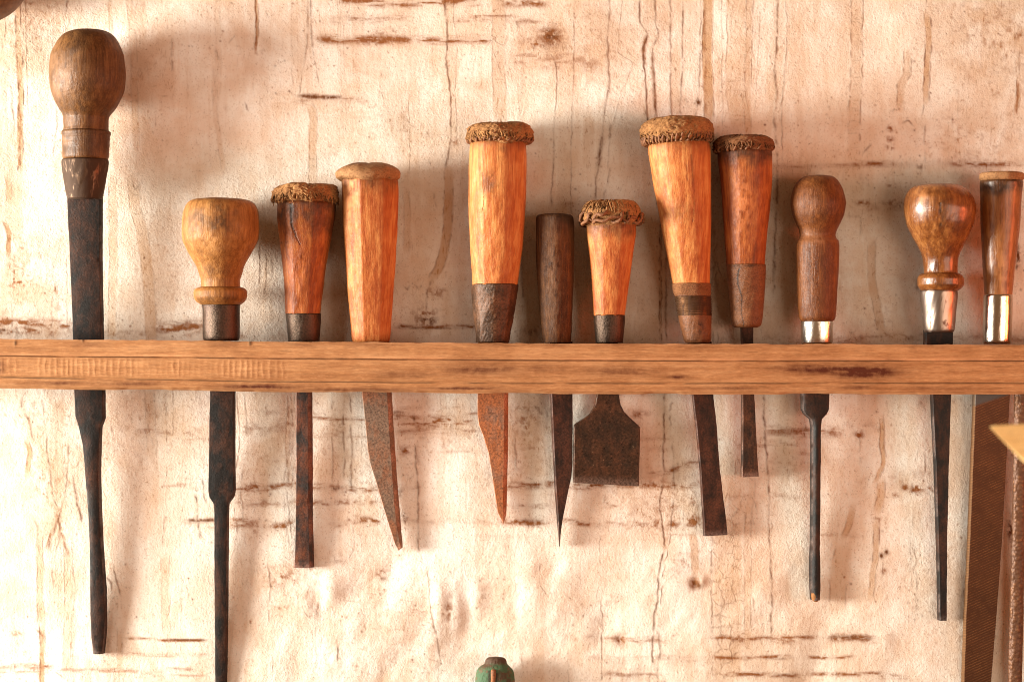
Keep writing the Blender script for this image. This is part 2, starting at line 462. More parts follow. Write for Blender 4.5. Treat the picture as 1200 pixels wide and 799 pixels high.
    L([(821, -30), (821, 45), (818, 110), (815, 138)], 1.1, 0.6); Q(818, 120, 3.5, 3.5, 1.0, "dark", 0.1, 4); Q(808, 120, 18, 5, 0.4, "dark", 0.5, 5)
    B([(830, -40), (829, 70), (831, 142)], 6, 0.95, 0.55, cross=16); L([(826, -20), (827, 142)], 1.6, 0.55, "rust")
    B([(862, -40), (863, 40), (862, 100), (868, 150)], 12, 0.45, 0.3, cross=12); B([(879, -30), (877, 60), (876, 165)], 4, 0.55, 0.45); Q(892, 105, 5, 6, 0.5, "dark", 0.5, 3)
    L([(845, -20), (847, 150)], 0.8, 0.35); L([(890, 10), (885, 130)], 0.7, 0.35)
    # --- top right
    L([(911, -30), (910, 50), (907, 80), (910, 110), (908, 140), (911, 200), (908, 290), (907, 340)], 1.5, 0.65, broken=0.6); L([(918, -20), (922, 30), (919, 90), (916, 130), (917, 190)], 0.9, 0.45)
    B([(1004, -30), (1004, 60), (1002, 110), (1000, 186)], 7, 0.35, 0.55, 1.1, cross=8); L([(1010, 182), (1016, 174), (1021, 169)], 1.1, 0.6)
    B([(1063, 58), (1063, 86), (1056, 100), (1055, 130)], 4.5, 0.5, 0.6, 1.1, cross=12); L([(1042, 131), (1048, 128), (1046, 134)], 1, 0.5); L([(1057, 145), (1064, 142), (1070, 148)], 1.2, 0.6)
    B([(1085, 14), (1088, 45), (1086, 80), (1085, 122)], 3.6, 0.9, 0.65, 1.1, cross=14); L([(1084, -20), (1085, 14)], 0.8, 0.4); L([(1083, 120), (1081, 136)], 0.9, 0.5); L([(1084, 140), (1084, 200)], 1.1, 0.45, broken=0.95)
    B([(1193, 90), (1193, 110), (1190, 136)], 2.2, 0.95, 0.6); L([(1194, 60), (1194, 95)], 0.9, 0.4); L([(1193, 95), (1191, 135)], 1.6, 0.7, "rust", 1, .1)
    for y in (151, 163, 172): Q(1043, y, 5, 4, 0.85, "rust", 0.4, 3)
    H(905, 1260, 193, 5, 0.14, "dark", 0, 0.3, 30, 6); H(1000, 1045, 193, 3, 0.85, "rust", 0, 0.35, 10, 3); H(1115, 1195, 193, 3, 0.8, "rust", 0, 0.4, 10, 3); H(905, 1000, 195, 2, 0.4, "rust")
    Q(1078, 195, 4, 5, 0.8, "dark", 0.45, 3); Q(1195, 42, 8, 5, 0.7, "rust", 0.4, 4); Q(1165, 110, 9, 5, 0.4, "rust", 0.45, 4); Q(1160, 75, 7, 14, 0.25, "rust", 0.45, 8)
    # --- between the handles, right
    B([(775, 255), (774, 330), (774, 402)], 1.0, 0.5, 0.75); L([(781, 270), (780, 330), (781, 402)], 1.2, 0.65, broken=0.5); L([(766, 215), (773, 260), (775, 300)], 1.4, 0.6)
    L([(612, 300), (613, 352)], 1.0, 0.5); Q(622, 388, 7, 5, 0.75, "dark", 0.4, 3); Q(610, 260, 4, 10, 0.5, "dark", 0.5, 3); Q(755, 355, 9, 14, 0.45, "dark", 0.58, 2.5)
    L([(646, 225), (646, 242)], 1.4, 0.6, "dark", 2); H(660, 690, 240, 4, 0.35, "rust"); L([(716, 195), (706, 235)], 1.0, 0.5); L([(729, 218), (727, 224)], 1.2, 0.6)
    for i in range(16):
        x, y = random.uniform(832, 850), random.uniform(250, 398)
        L([(x, y), (x + random.uniform(-4, 4), y + 12), (x + random.uniform(-7, 7), y + 24)], 0.8, 0.5)
    Q(1012, 238, 9, 3, 0.9, "rust", 0.35, 3); Q(1047, 238, 9, 6, 0.6, "rust", 0.45, 3); Q(1013, 210, 5, 10, 0.6, "dark", 0.55, 3); Q(1044, 218, 7, 5, 0.5, "rust", 0.45, 3); H(990, 1060, 246, 8, 0.35, "rust", 0, 0.5, 8, 5)
    B([(1022, 280), (1021, 320), (1028, 360), (1034, 392)], 5, 0.5, 0.3); L([(1008, 255), (1009, 300)], 1, 0.35, broken=.9); L([(1025, 235), (1030, 270), (1012, 300)], 0.9, 0.3, broken=.9); Q(1034, 372, 12, 16, 0.4, "rust", 0.5, 4)
    L([(907, 290), (906, 345)], 1.6, 0.5, broken=.9); H(900, 1340, 397, 5, 0.45, "rust", 0, 0.45, 8, 4)
    Q(1193, 300, 4, 12, 0.9, "dark", 0.35, 3); L([(1194, 285), (1192, 318)], 2.2, 0.7, "dark"); Q(1075, 335, 3, 8, 0.5, "dark", .4, 3); Q(985, 330, 8, 40, 0.3, "wash", 0.4, 8)
    Q(1055, 240, 7, 6, 0.6, "dark", .5, 3)
    # --- below the rack, left
    L([(27, 458), (25, 475), (32, 490), (37, 508), (38, 515)], 1.6, 0.6); B([(31, 515), (35, 530), (33, 545), (32, 562)], 2.8, 0.8, 0.5); Q(35, 480, 14, 18, 0.4, "rust", 0.52, 5)
    L([(50, 470), (55, 520), (62, 580), (70, 602)], 1.2, 0.55); L([(80, 520), (78, 560), (70, 600), (62, 625), (55, 645)], 1.5, 0.6); L([(85, 555), (88, 580), (93, 600), (95, 613)], 1.5, 0.65)
    L([(66, 610), (59, 625), (54, 642)], 2.2, 0.55, "rust"); L([(66, 600), (72, 625), (81, 652)], 2.0, 0.6, "rust"); L([(70, 605), (67, 640), (63, 655)], 1.2, 0.55)
    B([(70, 470), (66, 530), (68, 590)], 9, 0.45, 0.0); Q(66, 600, 14, 40, 0.55, "wash", 0.35, 8)
    L([(35, 600), (43, 620), (44, 640), (48, 655)], 1.4, 0.6); B([(46, 630), (47, 680), (48, 732)], 4, 0.6, 0.4, 0.9); B([(48, 730), (50, 750), (49, 775), (53, 850)], 3, 0.95, 0.55)
    L([(42, 736), (50, 745), (48, 752)], 2.0, 0.7, "rust"); H(30, 60, 780, 4, 0.7, "rust", 0, 0.35, 8, 3); B([(78, 640), (80, 700), (77, 784)], 5, 0.5, 0.35); L([(84, 660), (87, 690), (83, 735)], 1.2, 0.5); L([(60, 665), (62, 690)], 1, 0.5)
    L([(129, 497), (131, 508)], 1.3, 0.55); L([(122, 675), (128, 680), (131, 694)], 1.2, 0.65); L([(133, 663), (136, 680), (141, 698)], 1.2, 0.65); L([(64, 786), (75, 793)], 1, 0.5)
    B([(175, 458), (176, 500), (178, 540)], 6, 0.4, 0.35); L([(170, 462), (173, 500), (180, 522)], 1.2, 0.4); L([(194, 458), (195, 560), (190, 640)], 1.0, 0.4, broken=.8); L([(202, 455), (202, 510)], 1.0, 0.4)
    Q(150, 470, 8, 8, 0.5, "rust", 0.5, 3); H(160, 240, 506, 5, 0.45, "rust", 0, 0.5, 12, 4); H(190, 245, 570, 3, 0.4, "rust"); H(180, 235, 560, 2, 0.4, "rust")
    L([(227, 578), (230, 592), (231, 612), (234, 632)], 1.8, 0.8, "dark", 2); L([(236, 560), (240, 590)], 1.3, 0.5); H(220, 252, 610, 2.2, 0.9, "dark", 0, 0.35, 8, 3); H(218, 256, 612, 4, 0.6, "rust")
    H(268, 300, 611, 4, 0.6, "rust", 0, 0.45, 8, 3); H(152, 175, 747, 1.6, 0.8, "rust", 0, .3); H(185, 238, 749, 1.8, 0.95, "rust", 0.02, 0.3, 14, 3); H(198, 238, 749, 1.2, 0.8, "dark", 0.02, 0.35, 12, 3)
    H(140, 242, 766, 2.5, 0.4, "rust"); H(-40, 230, 785, 3, 0.5, "rust", 0, 0.5); Q(20, 742, 6, 3, 0.8, "rust", 0.3, 3); H(-60, 60, 780, 4, 0.4, "rust"); H(130, 240, 792, 2, 0.4, "rust")
    B([(193, 650), (195, 740)], 5, 0.4, 0.25); B([(140, 735), (141, 790)], 3, 0.5, 0.2)
    # --- below the rack, centre-left
    for x in (277, 286, 340, 336): L([(x, 462), (x + 3, 520), (x - 4, 570), (x + 2, 640)], 1.0, 0.45, broken=.85)
    L([(311, 475), (312, 487)], 1.8, 0.7); B([(342, 462), (337, 520), (341, 570)], 3, 0.4, 0.4)
    for x, b in ((389, 575), (403, 560), (411, 575)):
        L([(x, 462), (x - 1 + random.random() * 2, 500), (x + 1, 540), (x, b)], 1.2, 0.6, broken=.7)
    L([(388, 568), (392, 573), (402, 570)], 1.8, 0.7); L([(410, 566), (413, 573), (420, 575)], 1.8, 0.7); Q(396, 500, 8, 16, 0.55, "rust", 0.45, 3)
    H(366, 430, 490, 2.5, 0.75, "rust"); H(280, 345, 500, 9, 0.45, "rust", 0, 0.48, 10, 5); H(455, 560, 492, 8, 0.85, "rust", 0, 0.46, 12, 3); H(460, 480, 487, 4, 0.9, "dark", 0, 0.42, 6, 3); L([(484, 480), (485, 496)], 1.8, 0.75)
    H(465, 560, 506, 4, 0.5, "rust", 0, 0.4, 20, 3); Q(475, 528, 7, 6, 0.75, "rust", 0.42, 4)
    H(270, 445, 571, 4, 0.75, "rust", 0, 0.4, 10, 3); H(270, 440, 590, 4, 0.65, "rust", 0, 0.46, 8, 3); H(270, 348, 614, 6, 0.75, "rust", 0, 0.45, 8, 4); H(390, 448, 612, 4, 0.85, "rust", -0.02, 0.42, 8, 3)
    Q(300, 570, 14, 5, 0.9, "rust", 0.4, 4); Q(306, 620, 14, 10, 0.6, "rust", 0.5, 4); H(360, 440, 510, 3, 0.4, "rust")
    Q(474, 606, 5, 8, 0.8, "dark", 0.45, 3); L([(469, 600), (475, 608), (479, 606)], 1.3, 0.7); Q(468, 577, 4, 5, 0.6, "dark", .4, 3); H(455, 490, 570, 3, .6, "rust"); 
    L([(487, 520), (488, 545), (490, 580), (490, 640), (495, 662)], 1.3, 0.65, broken=.4); L([(488, 520), (490, 545)], 2, 0.5); L([(488, 672), (491, 690)], 1.4, 0.6); L([(500, 665), (505, 720), (510, 740), (515, 770)], 1.2, 0.55); Q(511, 736, 6, 12, 0.6, "rust", 0.42, 4)
    L([(413, 615), (414, 640), (408, 655)], 1.0, 0.4); Q(397, 655, 8, 5, 0.5, "rust", .45, 4); Q(330, 675, 24, 12, 0.7, "rust", 0.5, 4); L([(314, 660), (317, 690)], 1.4, 0.6); L([(356, 715), (362, 722), (374, 716), (374, 705)], 0.9, 0.4)
    L([(373, 705), (372, 722)], 1.8, 0.6, "rust"); L([(368, 740), (370, 770), (366, 789)], 1.2, 0.6); L([(395, 745), (395, 775)], 1.5, 0.65); L([(320, 770), (319, 798)], 1.0, 0.5); L([(316, 690), (314, 730)], 1, 0.4, broken=.9)
    for i in range(70):
        x, y = random.gauss(468, 26), random.uniform(690, 790)
        L([(x, y), (x + random.uniform(6, 18), y + random.uniform(0, 4))], 0.8, random.uniform(0.2, 0.5), "rust", 0.8)
    Q(448, 672, 8, 6, 0.85, "rust", 0.35, 5); Q(448, 678, 5, 4, 0.6, "dark", 0.4, 4); Q(420, 700, 16, 18, 0.2, "wash", 0.3, 9); Q(526, 715, 5, 18, 0.7, "rust", 0.42, 6); Q(565, 700, 8, 16, 0.3, "rust", 0.45, 5)
    Q(372, 718, 5, 12, 0.4, "dark", 0.4, 5)
    # --- below the rack, centre-right
    H(590, 665, 570, 5, 0.75, "rust", 0, 0.42, 8, 3); H(590, 640, 592, 4, 0.55, "rust", 0, .48, 8, 3); H(590, 640, 612, 4, 0.95, "rust", 0, 0.38, 10, 3); Q(621, 613, 9, 5, 0.8, "dark", 0.45, 4); Q(627, 568, 8, 4, 0.6, "dark", .5, 3)
    Q(615, 490, 12, 24, 0.6, "rust", 0.5, 4); Q(632, 480, 14, 10, 0.6, "dark", 0.48, 6); L([(603, 510), (605, 550)], 1.2, 0.55); Q(638, 490, 8, 14, .35, "dark", .5, 4)
    H(660, 840, 570, 4, 0.85, "rust", -0.01, 0.42, 10, 3); H(700, 800, 592, 4, 0.4, "rust", 0, .5, 6, 3); H(655, 800, 613, 4, 0.75, "rust", 0, 0.44, 8, 4); Q(812, 611, 12, 9, 0.9, "rust", 0.4, 5); Q(812, 590, 8, 9, 0.7, "rust", 0.42, 4)
    H(760, 820, 555, 4, 0.7, "rust", -0.2, 0.4, 10, 3); Q(775, 568, 20, 5, 0.9, "rust", 0.4, 4); Q(745, 485, 14, 4, 0.75, "rust", 0.4, 5); L([(730, 478), (748, 487), (755, 494)], 1.2, .4, "rust")
    for x in (709, 730, 740): L([(x, 578), (x - 2, 590)], 1.0, 0.5)
    L([(778, 462), (778, 520), (778, 560), (773, 590), (776, 612), (778, 640), (772, 670), (770, 700), (765, 738), (763, 770), (761, 850)], 1.25, 0.8, "dark", 2.2, 0.55); L([(787, 465), (785, 500), (788, 520), (790, 570), (787, 600), (783, 640), (777, 665), (775, 710)], 0.9, 0.65, "dark", 2.4, 0.7)
    L([(771, 740), (773, 760), (770, 790), (770, 850)], 1.6, 0.65); B([(780, 560), (780, 600), (776, 640)], 7, 0.45, 0); Q(788, 595, 5, 5, .9, "rust", .35, 3); Q(772, 597, 4, 6, .8, "rust", .35, 3); Q(788, 615, 5, 6, .9, "rust", .35, 3); Q(770, 613, 5, 6, .8, "rust", .35, 3)
    B([(811, 620), (814, 650), (815, 675)], 5, 0.7, 0.2); Q(815, 683, 7, 8, 1.0, "rust", 0.25, 4); Q(818, 685, 5, 5, 0.9, "dark", 0.3, 4); Q(800, 660, 18, 18, 0.35, "rust", 0.5, 4)
    Q(728, 750, 7, 6, 0.9, "rust", 0.25, 4); L([(704, 700), (705, 735), (705, 799)], 1.2, 0.5); Q(706, 728, 9, 8, 0.5, "rust", 0.42, 5); Q(672, 748, 5, 4, .6, "rust", .4, 4); Q(715, 705, 14, 8, .3, "rust", .45, 5)
    H(690, 780, 750, 4, 0.55, "rust", 0, 0.45, 10, 3); H(710, 770, 790, 3, 0.6, "rust"); H(690, 850, 772, 4, 0.3, "rust")
    L([(633, 660), (632, 680), (642, 700)], .9, .35); L([(608, 745), (613, 785)], 1.2, 0.4, "rust")
    # crackled strip
    sl = R.win(828, 876, 552, 880); X, Y = R.X[sl], R.Y[sl]
    seeds = np.array([(gx + random.uniform(-5, 5), gy + random.uniform(-5, 5)) for gy in range(545, 890, 14) for gx in range(824, 884, 14)])
    Xw = X + (fbm(X / 6, Y / 6, 3, 5) - 0.5) * 5; Yw = Y + (fbm(X / 6, Y / 6, 3, 8) - 0.5) * 5
    dd = np.sort(np.hypot(Xw[..., None] - seeds[:, 0], Yw[..., None] - seeds[:, 1]), -1)
    ck = np.exp(-((dd[..., 1] - dd[..., 0]) / 1.5) ** 2) * sstep(0.34, 0.55, fbm(X / 14, Y / 14, 3, 9)) * sstep(829, 836, X) * sstep(875, 862, X) * sstep(555, 600, Y)
    R.ch["dark"][sl] = np.maximum(R.ch["dark"][sl], 0.36 * ck)
    L([(833, 630), (833, 690), (834, 742)], 1.3, 0.55, broken=.7); B([(852, 610), (852, 680), (851, 799)], 17, 0.5, 0); B([(882, 560), (876, 630), (876, 760)], 4, 0.35, 0.35)
    for i in range(10):
        x, y = random.uniform(848, 880), random.uniform(530, 625)
        L([(x, y), (x + random.uniform(-6, 6), y + 14), (x + random.uniform(-9, 9), y + 24)], 0.7, 0.4)
    L([(895, 462), (896, 500), (898, 530), (901, 570), (901, 610), (902, 650), (904, 700), (903, 742)], 1.5, 0.7, "dark", 1.6, 0.4); L([(904, 600), (905, 640), (901, 690)], 1.0, 0.4, broken=.9); L([(881, 700), (883, 712)], 1.2, 0.5)
    H(836, 955, 747, 2.4, 0.85, "rust", 0, 0.36, 12, 3); H(974, 1026, 747, 2.8, 0.6, "dark", 0, 0.32, 9, 3); H(974, 1026, 747, 4.4, 0.9, "rust", 0, 0.3, 9, 3); H(905, 930, 752, 5, 0.7, "rust", 0, 0.4, 6, 3)
    H(836, 925, 770, 2.2, 0.85, "rust", 0, 0.36, 10, 3); H(945, 998, 770, 2.2, 0.9, "rust", 0, 0.36, 10, 3); H(900, 925, 770, 1.6, 0.8, "dark"); H(850, 935, 790, 2.6, 0.9, "rust", 0, 0.34, 10, 3); H(950, 1030, 790, 2.6, 0.85, "rust", 0, 0.36, 10, 3); H(905, 930, 790, 2, 0.7, "dark"); H(1030, 1060, 794, 3, .5, "rust")
    Q(868, 748, 9, 6, 0.7, "rust", 0.4, 3)
    # --- below the rack, right
    H(900, 985, 507, 6, 0.7, "rust", 0, 0.34, 20, 4); Q(926, 503, 8, 5, 0.6, "rust", 0.42, 3); Q(1007, 509, 6, 6, 0.95, "rust", 0.35, 3); L([(1007, 500), (1008, 545)], 1.0, 0.45, broken=.8); H(900, 935, 540, 9, 0.4, "rust", 0, .5, 8, 5); H(985, 1030, 500, 6, .3, "rust", 0, .5, 8, 4)
    B([(1033, 488), (1034, 520), (1036, 538), (1030, 556), (1024, 568)], 2.8, 0.85, 0.5); L([(1022, 556), (1012, 563), (1004, 572)], 1.3, 0.35, "rust"); L([(1077, 520), (1073, 540)], 1.2, 0.5); L([(1082, 530), (1084, 555)], 1, 0.45)
    Q(1061, 571, 5, 4, 1.0, "rust", 0.2, 4); Q(1074, 573, 9, 5, 1.0, "rust", 0.3, 3); Q(1091, 572, 4, 3, 0.9, "rust", 0.25, 4); L([(1068, 565), (1070, 578), (1075, 580)], 1.2, 0.7); Q(1050, 580, 4, 3, .7, "rust", .3, 3); B([(1075, 590), (1074, 620)], 5, 0.4, 0.2); H(1040, 1095, 560, 12, .3, "rust", 0, .5, 8, 6)
    B([(1033, 560), (1032, 580), (1028, 600)], 5, 0.6, 0.5); B([(1027, 607), (1027, 640), (1022, 680), (1020, 705)], 3.6, 0.75, 0.5); L([(1022, 607), (1030, 608), (1031, 640)], 1.5, 0.6, "rust"); B([(1000, 590), (996, 610), (987, 632)], 4, 0.6, 0.4); B([(990, 640), (983, 665), (981, 720)], 10, 0.38, 0.4, 1.0)
    for x, y in ((1033, 651), (1039, 647)): Q(x, y, 2.6, 3.2, 1.0, "dark", 0.1, 4)
    Q(1036, 669, 3, 3, .9, "rust", .2, 3); L([(1034, 655), (1034, 680)], 1, 0.4)
    for i in range(60): Q(random.gauss(1070, 8), random.uniform(635, 725), 0.9, 1.5, random.uniform(0.2, 0.6), random.choice(("dark", "rust")), 0.3, 4)
    L([(1072, 640), (1074, 690), (1072, 730)], 1.0, 0.5, broken=.8); L([(1098, 462), (1098, 500), (1094, 560)], .8, .3); Q(1080, 468, 5, 8, .5, "dark", .45, 3)
    Q(1186, 520, 5, 50, 0.4, "rust", 0.5, 4); Q(1185, 620, 4, 14, 1.0, "dark", 0.4, 4); Q(1118, 470, 20, 9, .3, "rust", .5, 4); Q(1180, 500, 6, 40, .5, "dark", .5, 4)
    for x, y, rx, ry, a in ((20, 20, 60, 60, .5), (1170, 40, 70, 60, .5), (1140, 160, 60, 40, .4), (700, 60, 60, 60, .35), (470, 150, 60, 40, .3), (360, 540, 120, 40, .3), (520, 500, 60, 30, .4),
                            (620, 520, 50, 50, .45), (780, 590, 80, 40, .4), (180, 500, 60, 60, .3), (70, 540, 50, 80, .35), (450, 740, 60, 50, .2), (930, 530, 60, 40, .3), (30, 330, 40, 60, .4), (330, 690, 50, 40, .35), (1120, 700, 50, 70, .2)):
        Q(x, y, rx, ry, a, "wash", 0.38, 22); Q(x, y, rx, ry, a * 0.8, "rust", 0.54, 5)
    # --- everywhere: specks, ticks, faint runs
    for i in range(4200):
        x, y = random.uniform(-140, 1340), random.uniform(-100, 900)
        if vn(x / 45, y / 60, 77) < random.uniform(0.3, 0.75): continue
        r = random.choice((0.7, 0.8, 0.9, 1.0, 1.3))
        R.splat(np.array([x]), np.array([y]), np.array([random.uniform(0.25, 0.75)]), r, random.choice(("dark", "rust")))
    for i in range(1000):
        x, y = random.uniform(-140, 1340), random.uniform(-100, 900)
        if vn(x / 45, y / 60, 77) < random.uniform(0.25, 0.7): continue
        l = random.uniform(2, 9); a = random.gauss(1.5, 0.6)
        L([(x, y), (x + l * math.cos(a), y + l * math.sin(a))], random.uniform(0.6, 1.0), random.uniform(0.2, 0.5), "dark", 1.0)
    for i in range(95):
        x, y = random.uniform(-140, 1340), random.uniform(-100, 800); l = random.uniform(30, 150)
        L([(x, y), (x + random.uniform(-3, 3), y + l / 2), (x + random.uniform(-4, 4), y + l)], 0.7, random.uniform(0.12, 0.32), "dark", 2.0, 0.8)
    for i in range(34):
        x, y = random.uniform(-140, 1340), random.uniform(-120, 800); l = random.uniform(50, 220)
        B([(x, y), (x + random.uniform(-3, 3), y + l / 2), (x + random.uniform(-5, 5), y + l)], random.uniform(2, 8), random.uniform(0.08, 0.25), random.choice((0, 0, 0.15)))
    for i in range(26):
        y = random.uniform(460, 640); x = random.uniform(120, 1000)
        H(x, x + random.uniform(40, 130), y, random.uniform(2, 4), random.uniform(0.15, 0.4), "rust", 0, 0.46, 10, 3)

stains(R)
wash, rust, dark = R.ch["wash"], R.ch["rust"], R.ch["dark"]
wash = np.maximum(wash, 0.28 * sstep(0.55, 0.8, fbm(R.X / 18, R.Y / 120, 4, 51)))       # broad vertical runs of old damp
relief = (fbm(R.X / 130, R.Y / 130, 3, 21) - 0.5) * 6.0
lumpy = sstep(600, 680, R.Y) * sstep(260, 340, R.X) * sstep(1130, 980, R.X)
relief += lumpy * ((fbm(R.X / 85 + R.Y / 300, R.Y / 130, 2, 33) - 0.5) * 9.0 + (fbm(R.X / 30 + R.Y / 60, R.Y / 40, 3, 37) - 0.5) * 2.4)
relief += (fbm(R.X / 34, R.Y / 60, 3, 41) - 0.5) * 0.9
for bx, by, rx, ry, h in ((823, 681, 6, 7, 3.0), (814, 684, 5, 6, -2.2), (1037, 748, 10, 9, 1.6), (515, 705, 10, 26, 3.0), (535, 715, 9, 28, 2.4),
                          (372, 700, 10, 14, -2.4), (388, 690, 12, 14, 2.2), (540, 565, 34, 55, 2.2), (728, 750, 6, 6, -2), (745, 690, 24, 34, 2.0),
                          (700, 720, 18, 24, -2.2), (560, 700, 10, 22, 2.2), (780, 770, 26, 16, 2.0), (620, 680, 16, 30, 2.2)):
    relief += h * np.exp(-((R.X - bx) / rx) ** 2 - ((R.Y - by) / ry) ** 2)
relief -= dark * 0.35 + rust * 0.2
relief = np.clip(relief, -9, 6)
k0 = kd(0)
co = np.stack([(R.X - 600) * S * k0, -relief * S, (399.5 - R.Y) * S * k0], -1).reshape(-1, 3)
me = fast_mesh("wall", co, grid_faces(R.H, R.W, False))
attr(me, "stain_shade", np.stack([wash.ravel(), rust.ravel(), dark.ravel()], 1))

def wall_material():
    t = NT("limewashed_plaster")
    v = t.coord(); vs = t.coord((1, 1, 0.18))
    big = t.noise(v, 7, 4, 0.55); mid = t.noise(v, 45, 6, 0.65); fine = t.noise(v, 420, 5, 0.7); vert = t.noise(vs, 90, 6, 0.7)
    c = t.ramp(big, [(0.35, (0.745, 0.66, 0.57)), (0.62, (0.81, 0.775, 0.72))])
    c = t.mix(t.ramp(mid, [(0.38, 0.5), (0.58, 0.0)]), c, (0.66, 0.47, 0.33))
    c = t.mix(t.ramp(vert, [(0.52, 0.0), (0.74, 0.3)]), c, (0.58, 0.37, 0.21))
    cloud = t.noise(t.coord((1, 1, 0.6)), 24, 5, 0.62, 0.8)
    c = t.mix(t.ramp(cloud, [(0.50, 0.0), (0.70, 0.6)]), c, (0.58, 0.40, 0.27))
    c = t.mix(t.ramp(fine, [(0.57, 0.0), (0.72, 0.5)]), c, (0.42, 0.26, 0.15))
    tiny = t.noise(v, 1100, 3, 0.6)
    c = t.mix(t.ramp(tiny, [(0.61, 0.0), (0.70, 0.62)]), c, (0.28, 0.15, 0.07))
    r, g, b = t.attr("stain_shade")
    vf = t.noise(t.coord((1, 1, 0.3)), 620, 5, 0.75, 0.5)
    fleck = t.math('MULTIPLY', t.ramp(vf, [(0.57, 0.0), (0.66, 1.0)]), t.math('ADD', 0.22, t.math('MULTIPLY', t.math('ADD', r, g), 1.2)), True)
    v2 = t.noise(t.coord((1, 1, 0.08)), 190, 5, 0.7, 0.3)
    c = t.mix(t.ramp(v2, [(0.56, 0.0), (0.72, 0.25)]), c, (0.54, 0.32, 0.16))
    c = t.mix(fleck, c, (0.27, 0.12, 0.045))
    br = t.ramp(fine, [(0.3, 0.5), (0.6, 1.0)])
    c = t.mix(t.math('MULTIPLY', r, 0.95), c, (0.49, 0.285, 0.14))
    c = t.mix(t.math('MULTIPLY', t.math('MULTIPLY', g, br), 1.45, True), c, (0.25, 0.095, 0.032))
    c = t.mix(t.math('MULTIPLY', t.math('MULTIPLY', b, t.ramp(vf, [(0.36, 0.45), (0.56, 1.0)])), 1.3, True), c, (0.13, 0.046, 0.014))
    t.set(Base_Color=c, Roughness=0.82, Specular_IOR_Level=0.2)
    crackh = t.math('MULTIPLY', t.math('ADD', b, t.math('MULTIPLY', g, 0.35)), -0.9)
    t.bump(t.math('ADD', crackh, t.math('ADD', t.math('ADD', fine, t.math('MULTIPLY', mid, 1.2)), t.math('MULTIPLY', tiny, 0.5))), 0.55, 0.0008)
    return t.m
wall = link("wall", me, wall_material())
wall["kind"] = "structure"

# ------------------------------------------------------------------ rack: grooved rail, ledge behind it
RX = [-700, 0, 300, 600, 900, 1200, 1900]
RTOP = [394, 397, 400, 402, 403, 404, 404]
RG1 = [413, 416, 419, 421, 422, 422, 422]
RG2 = [438, 441, 446, 448, 448, 448, 448]
RBOT = [452, 455, 459, 461, 462, 462, 462]
DB, DF = 51.0, 76.0

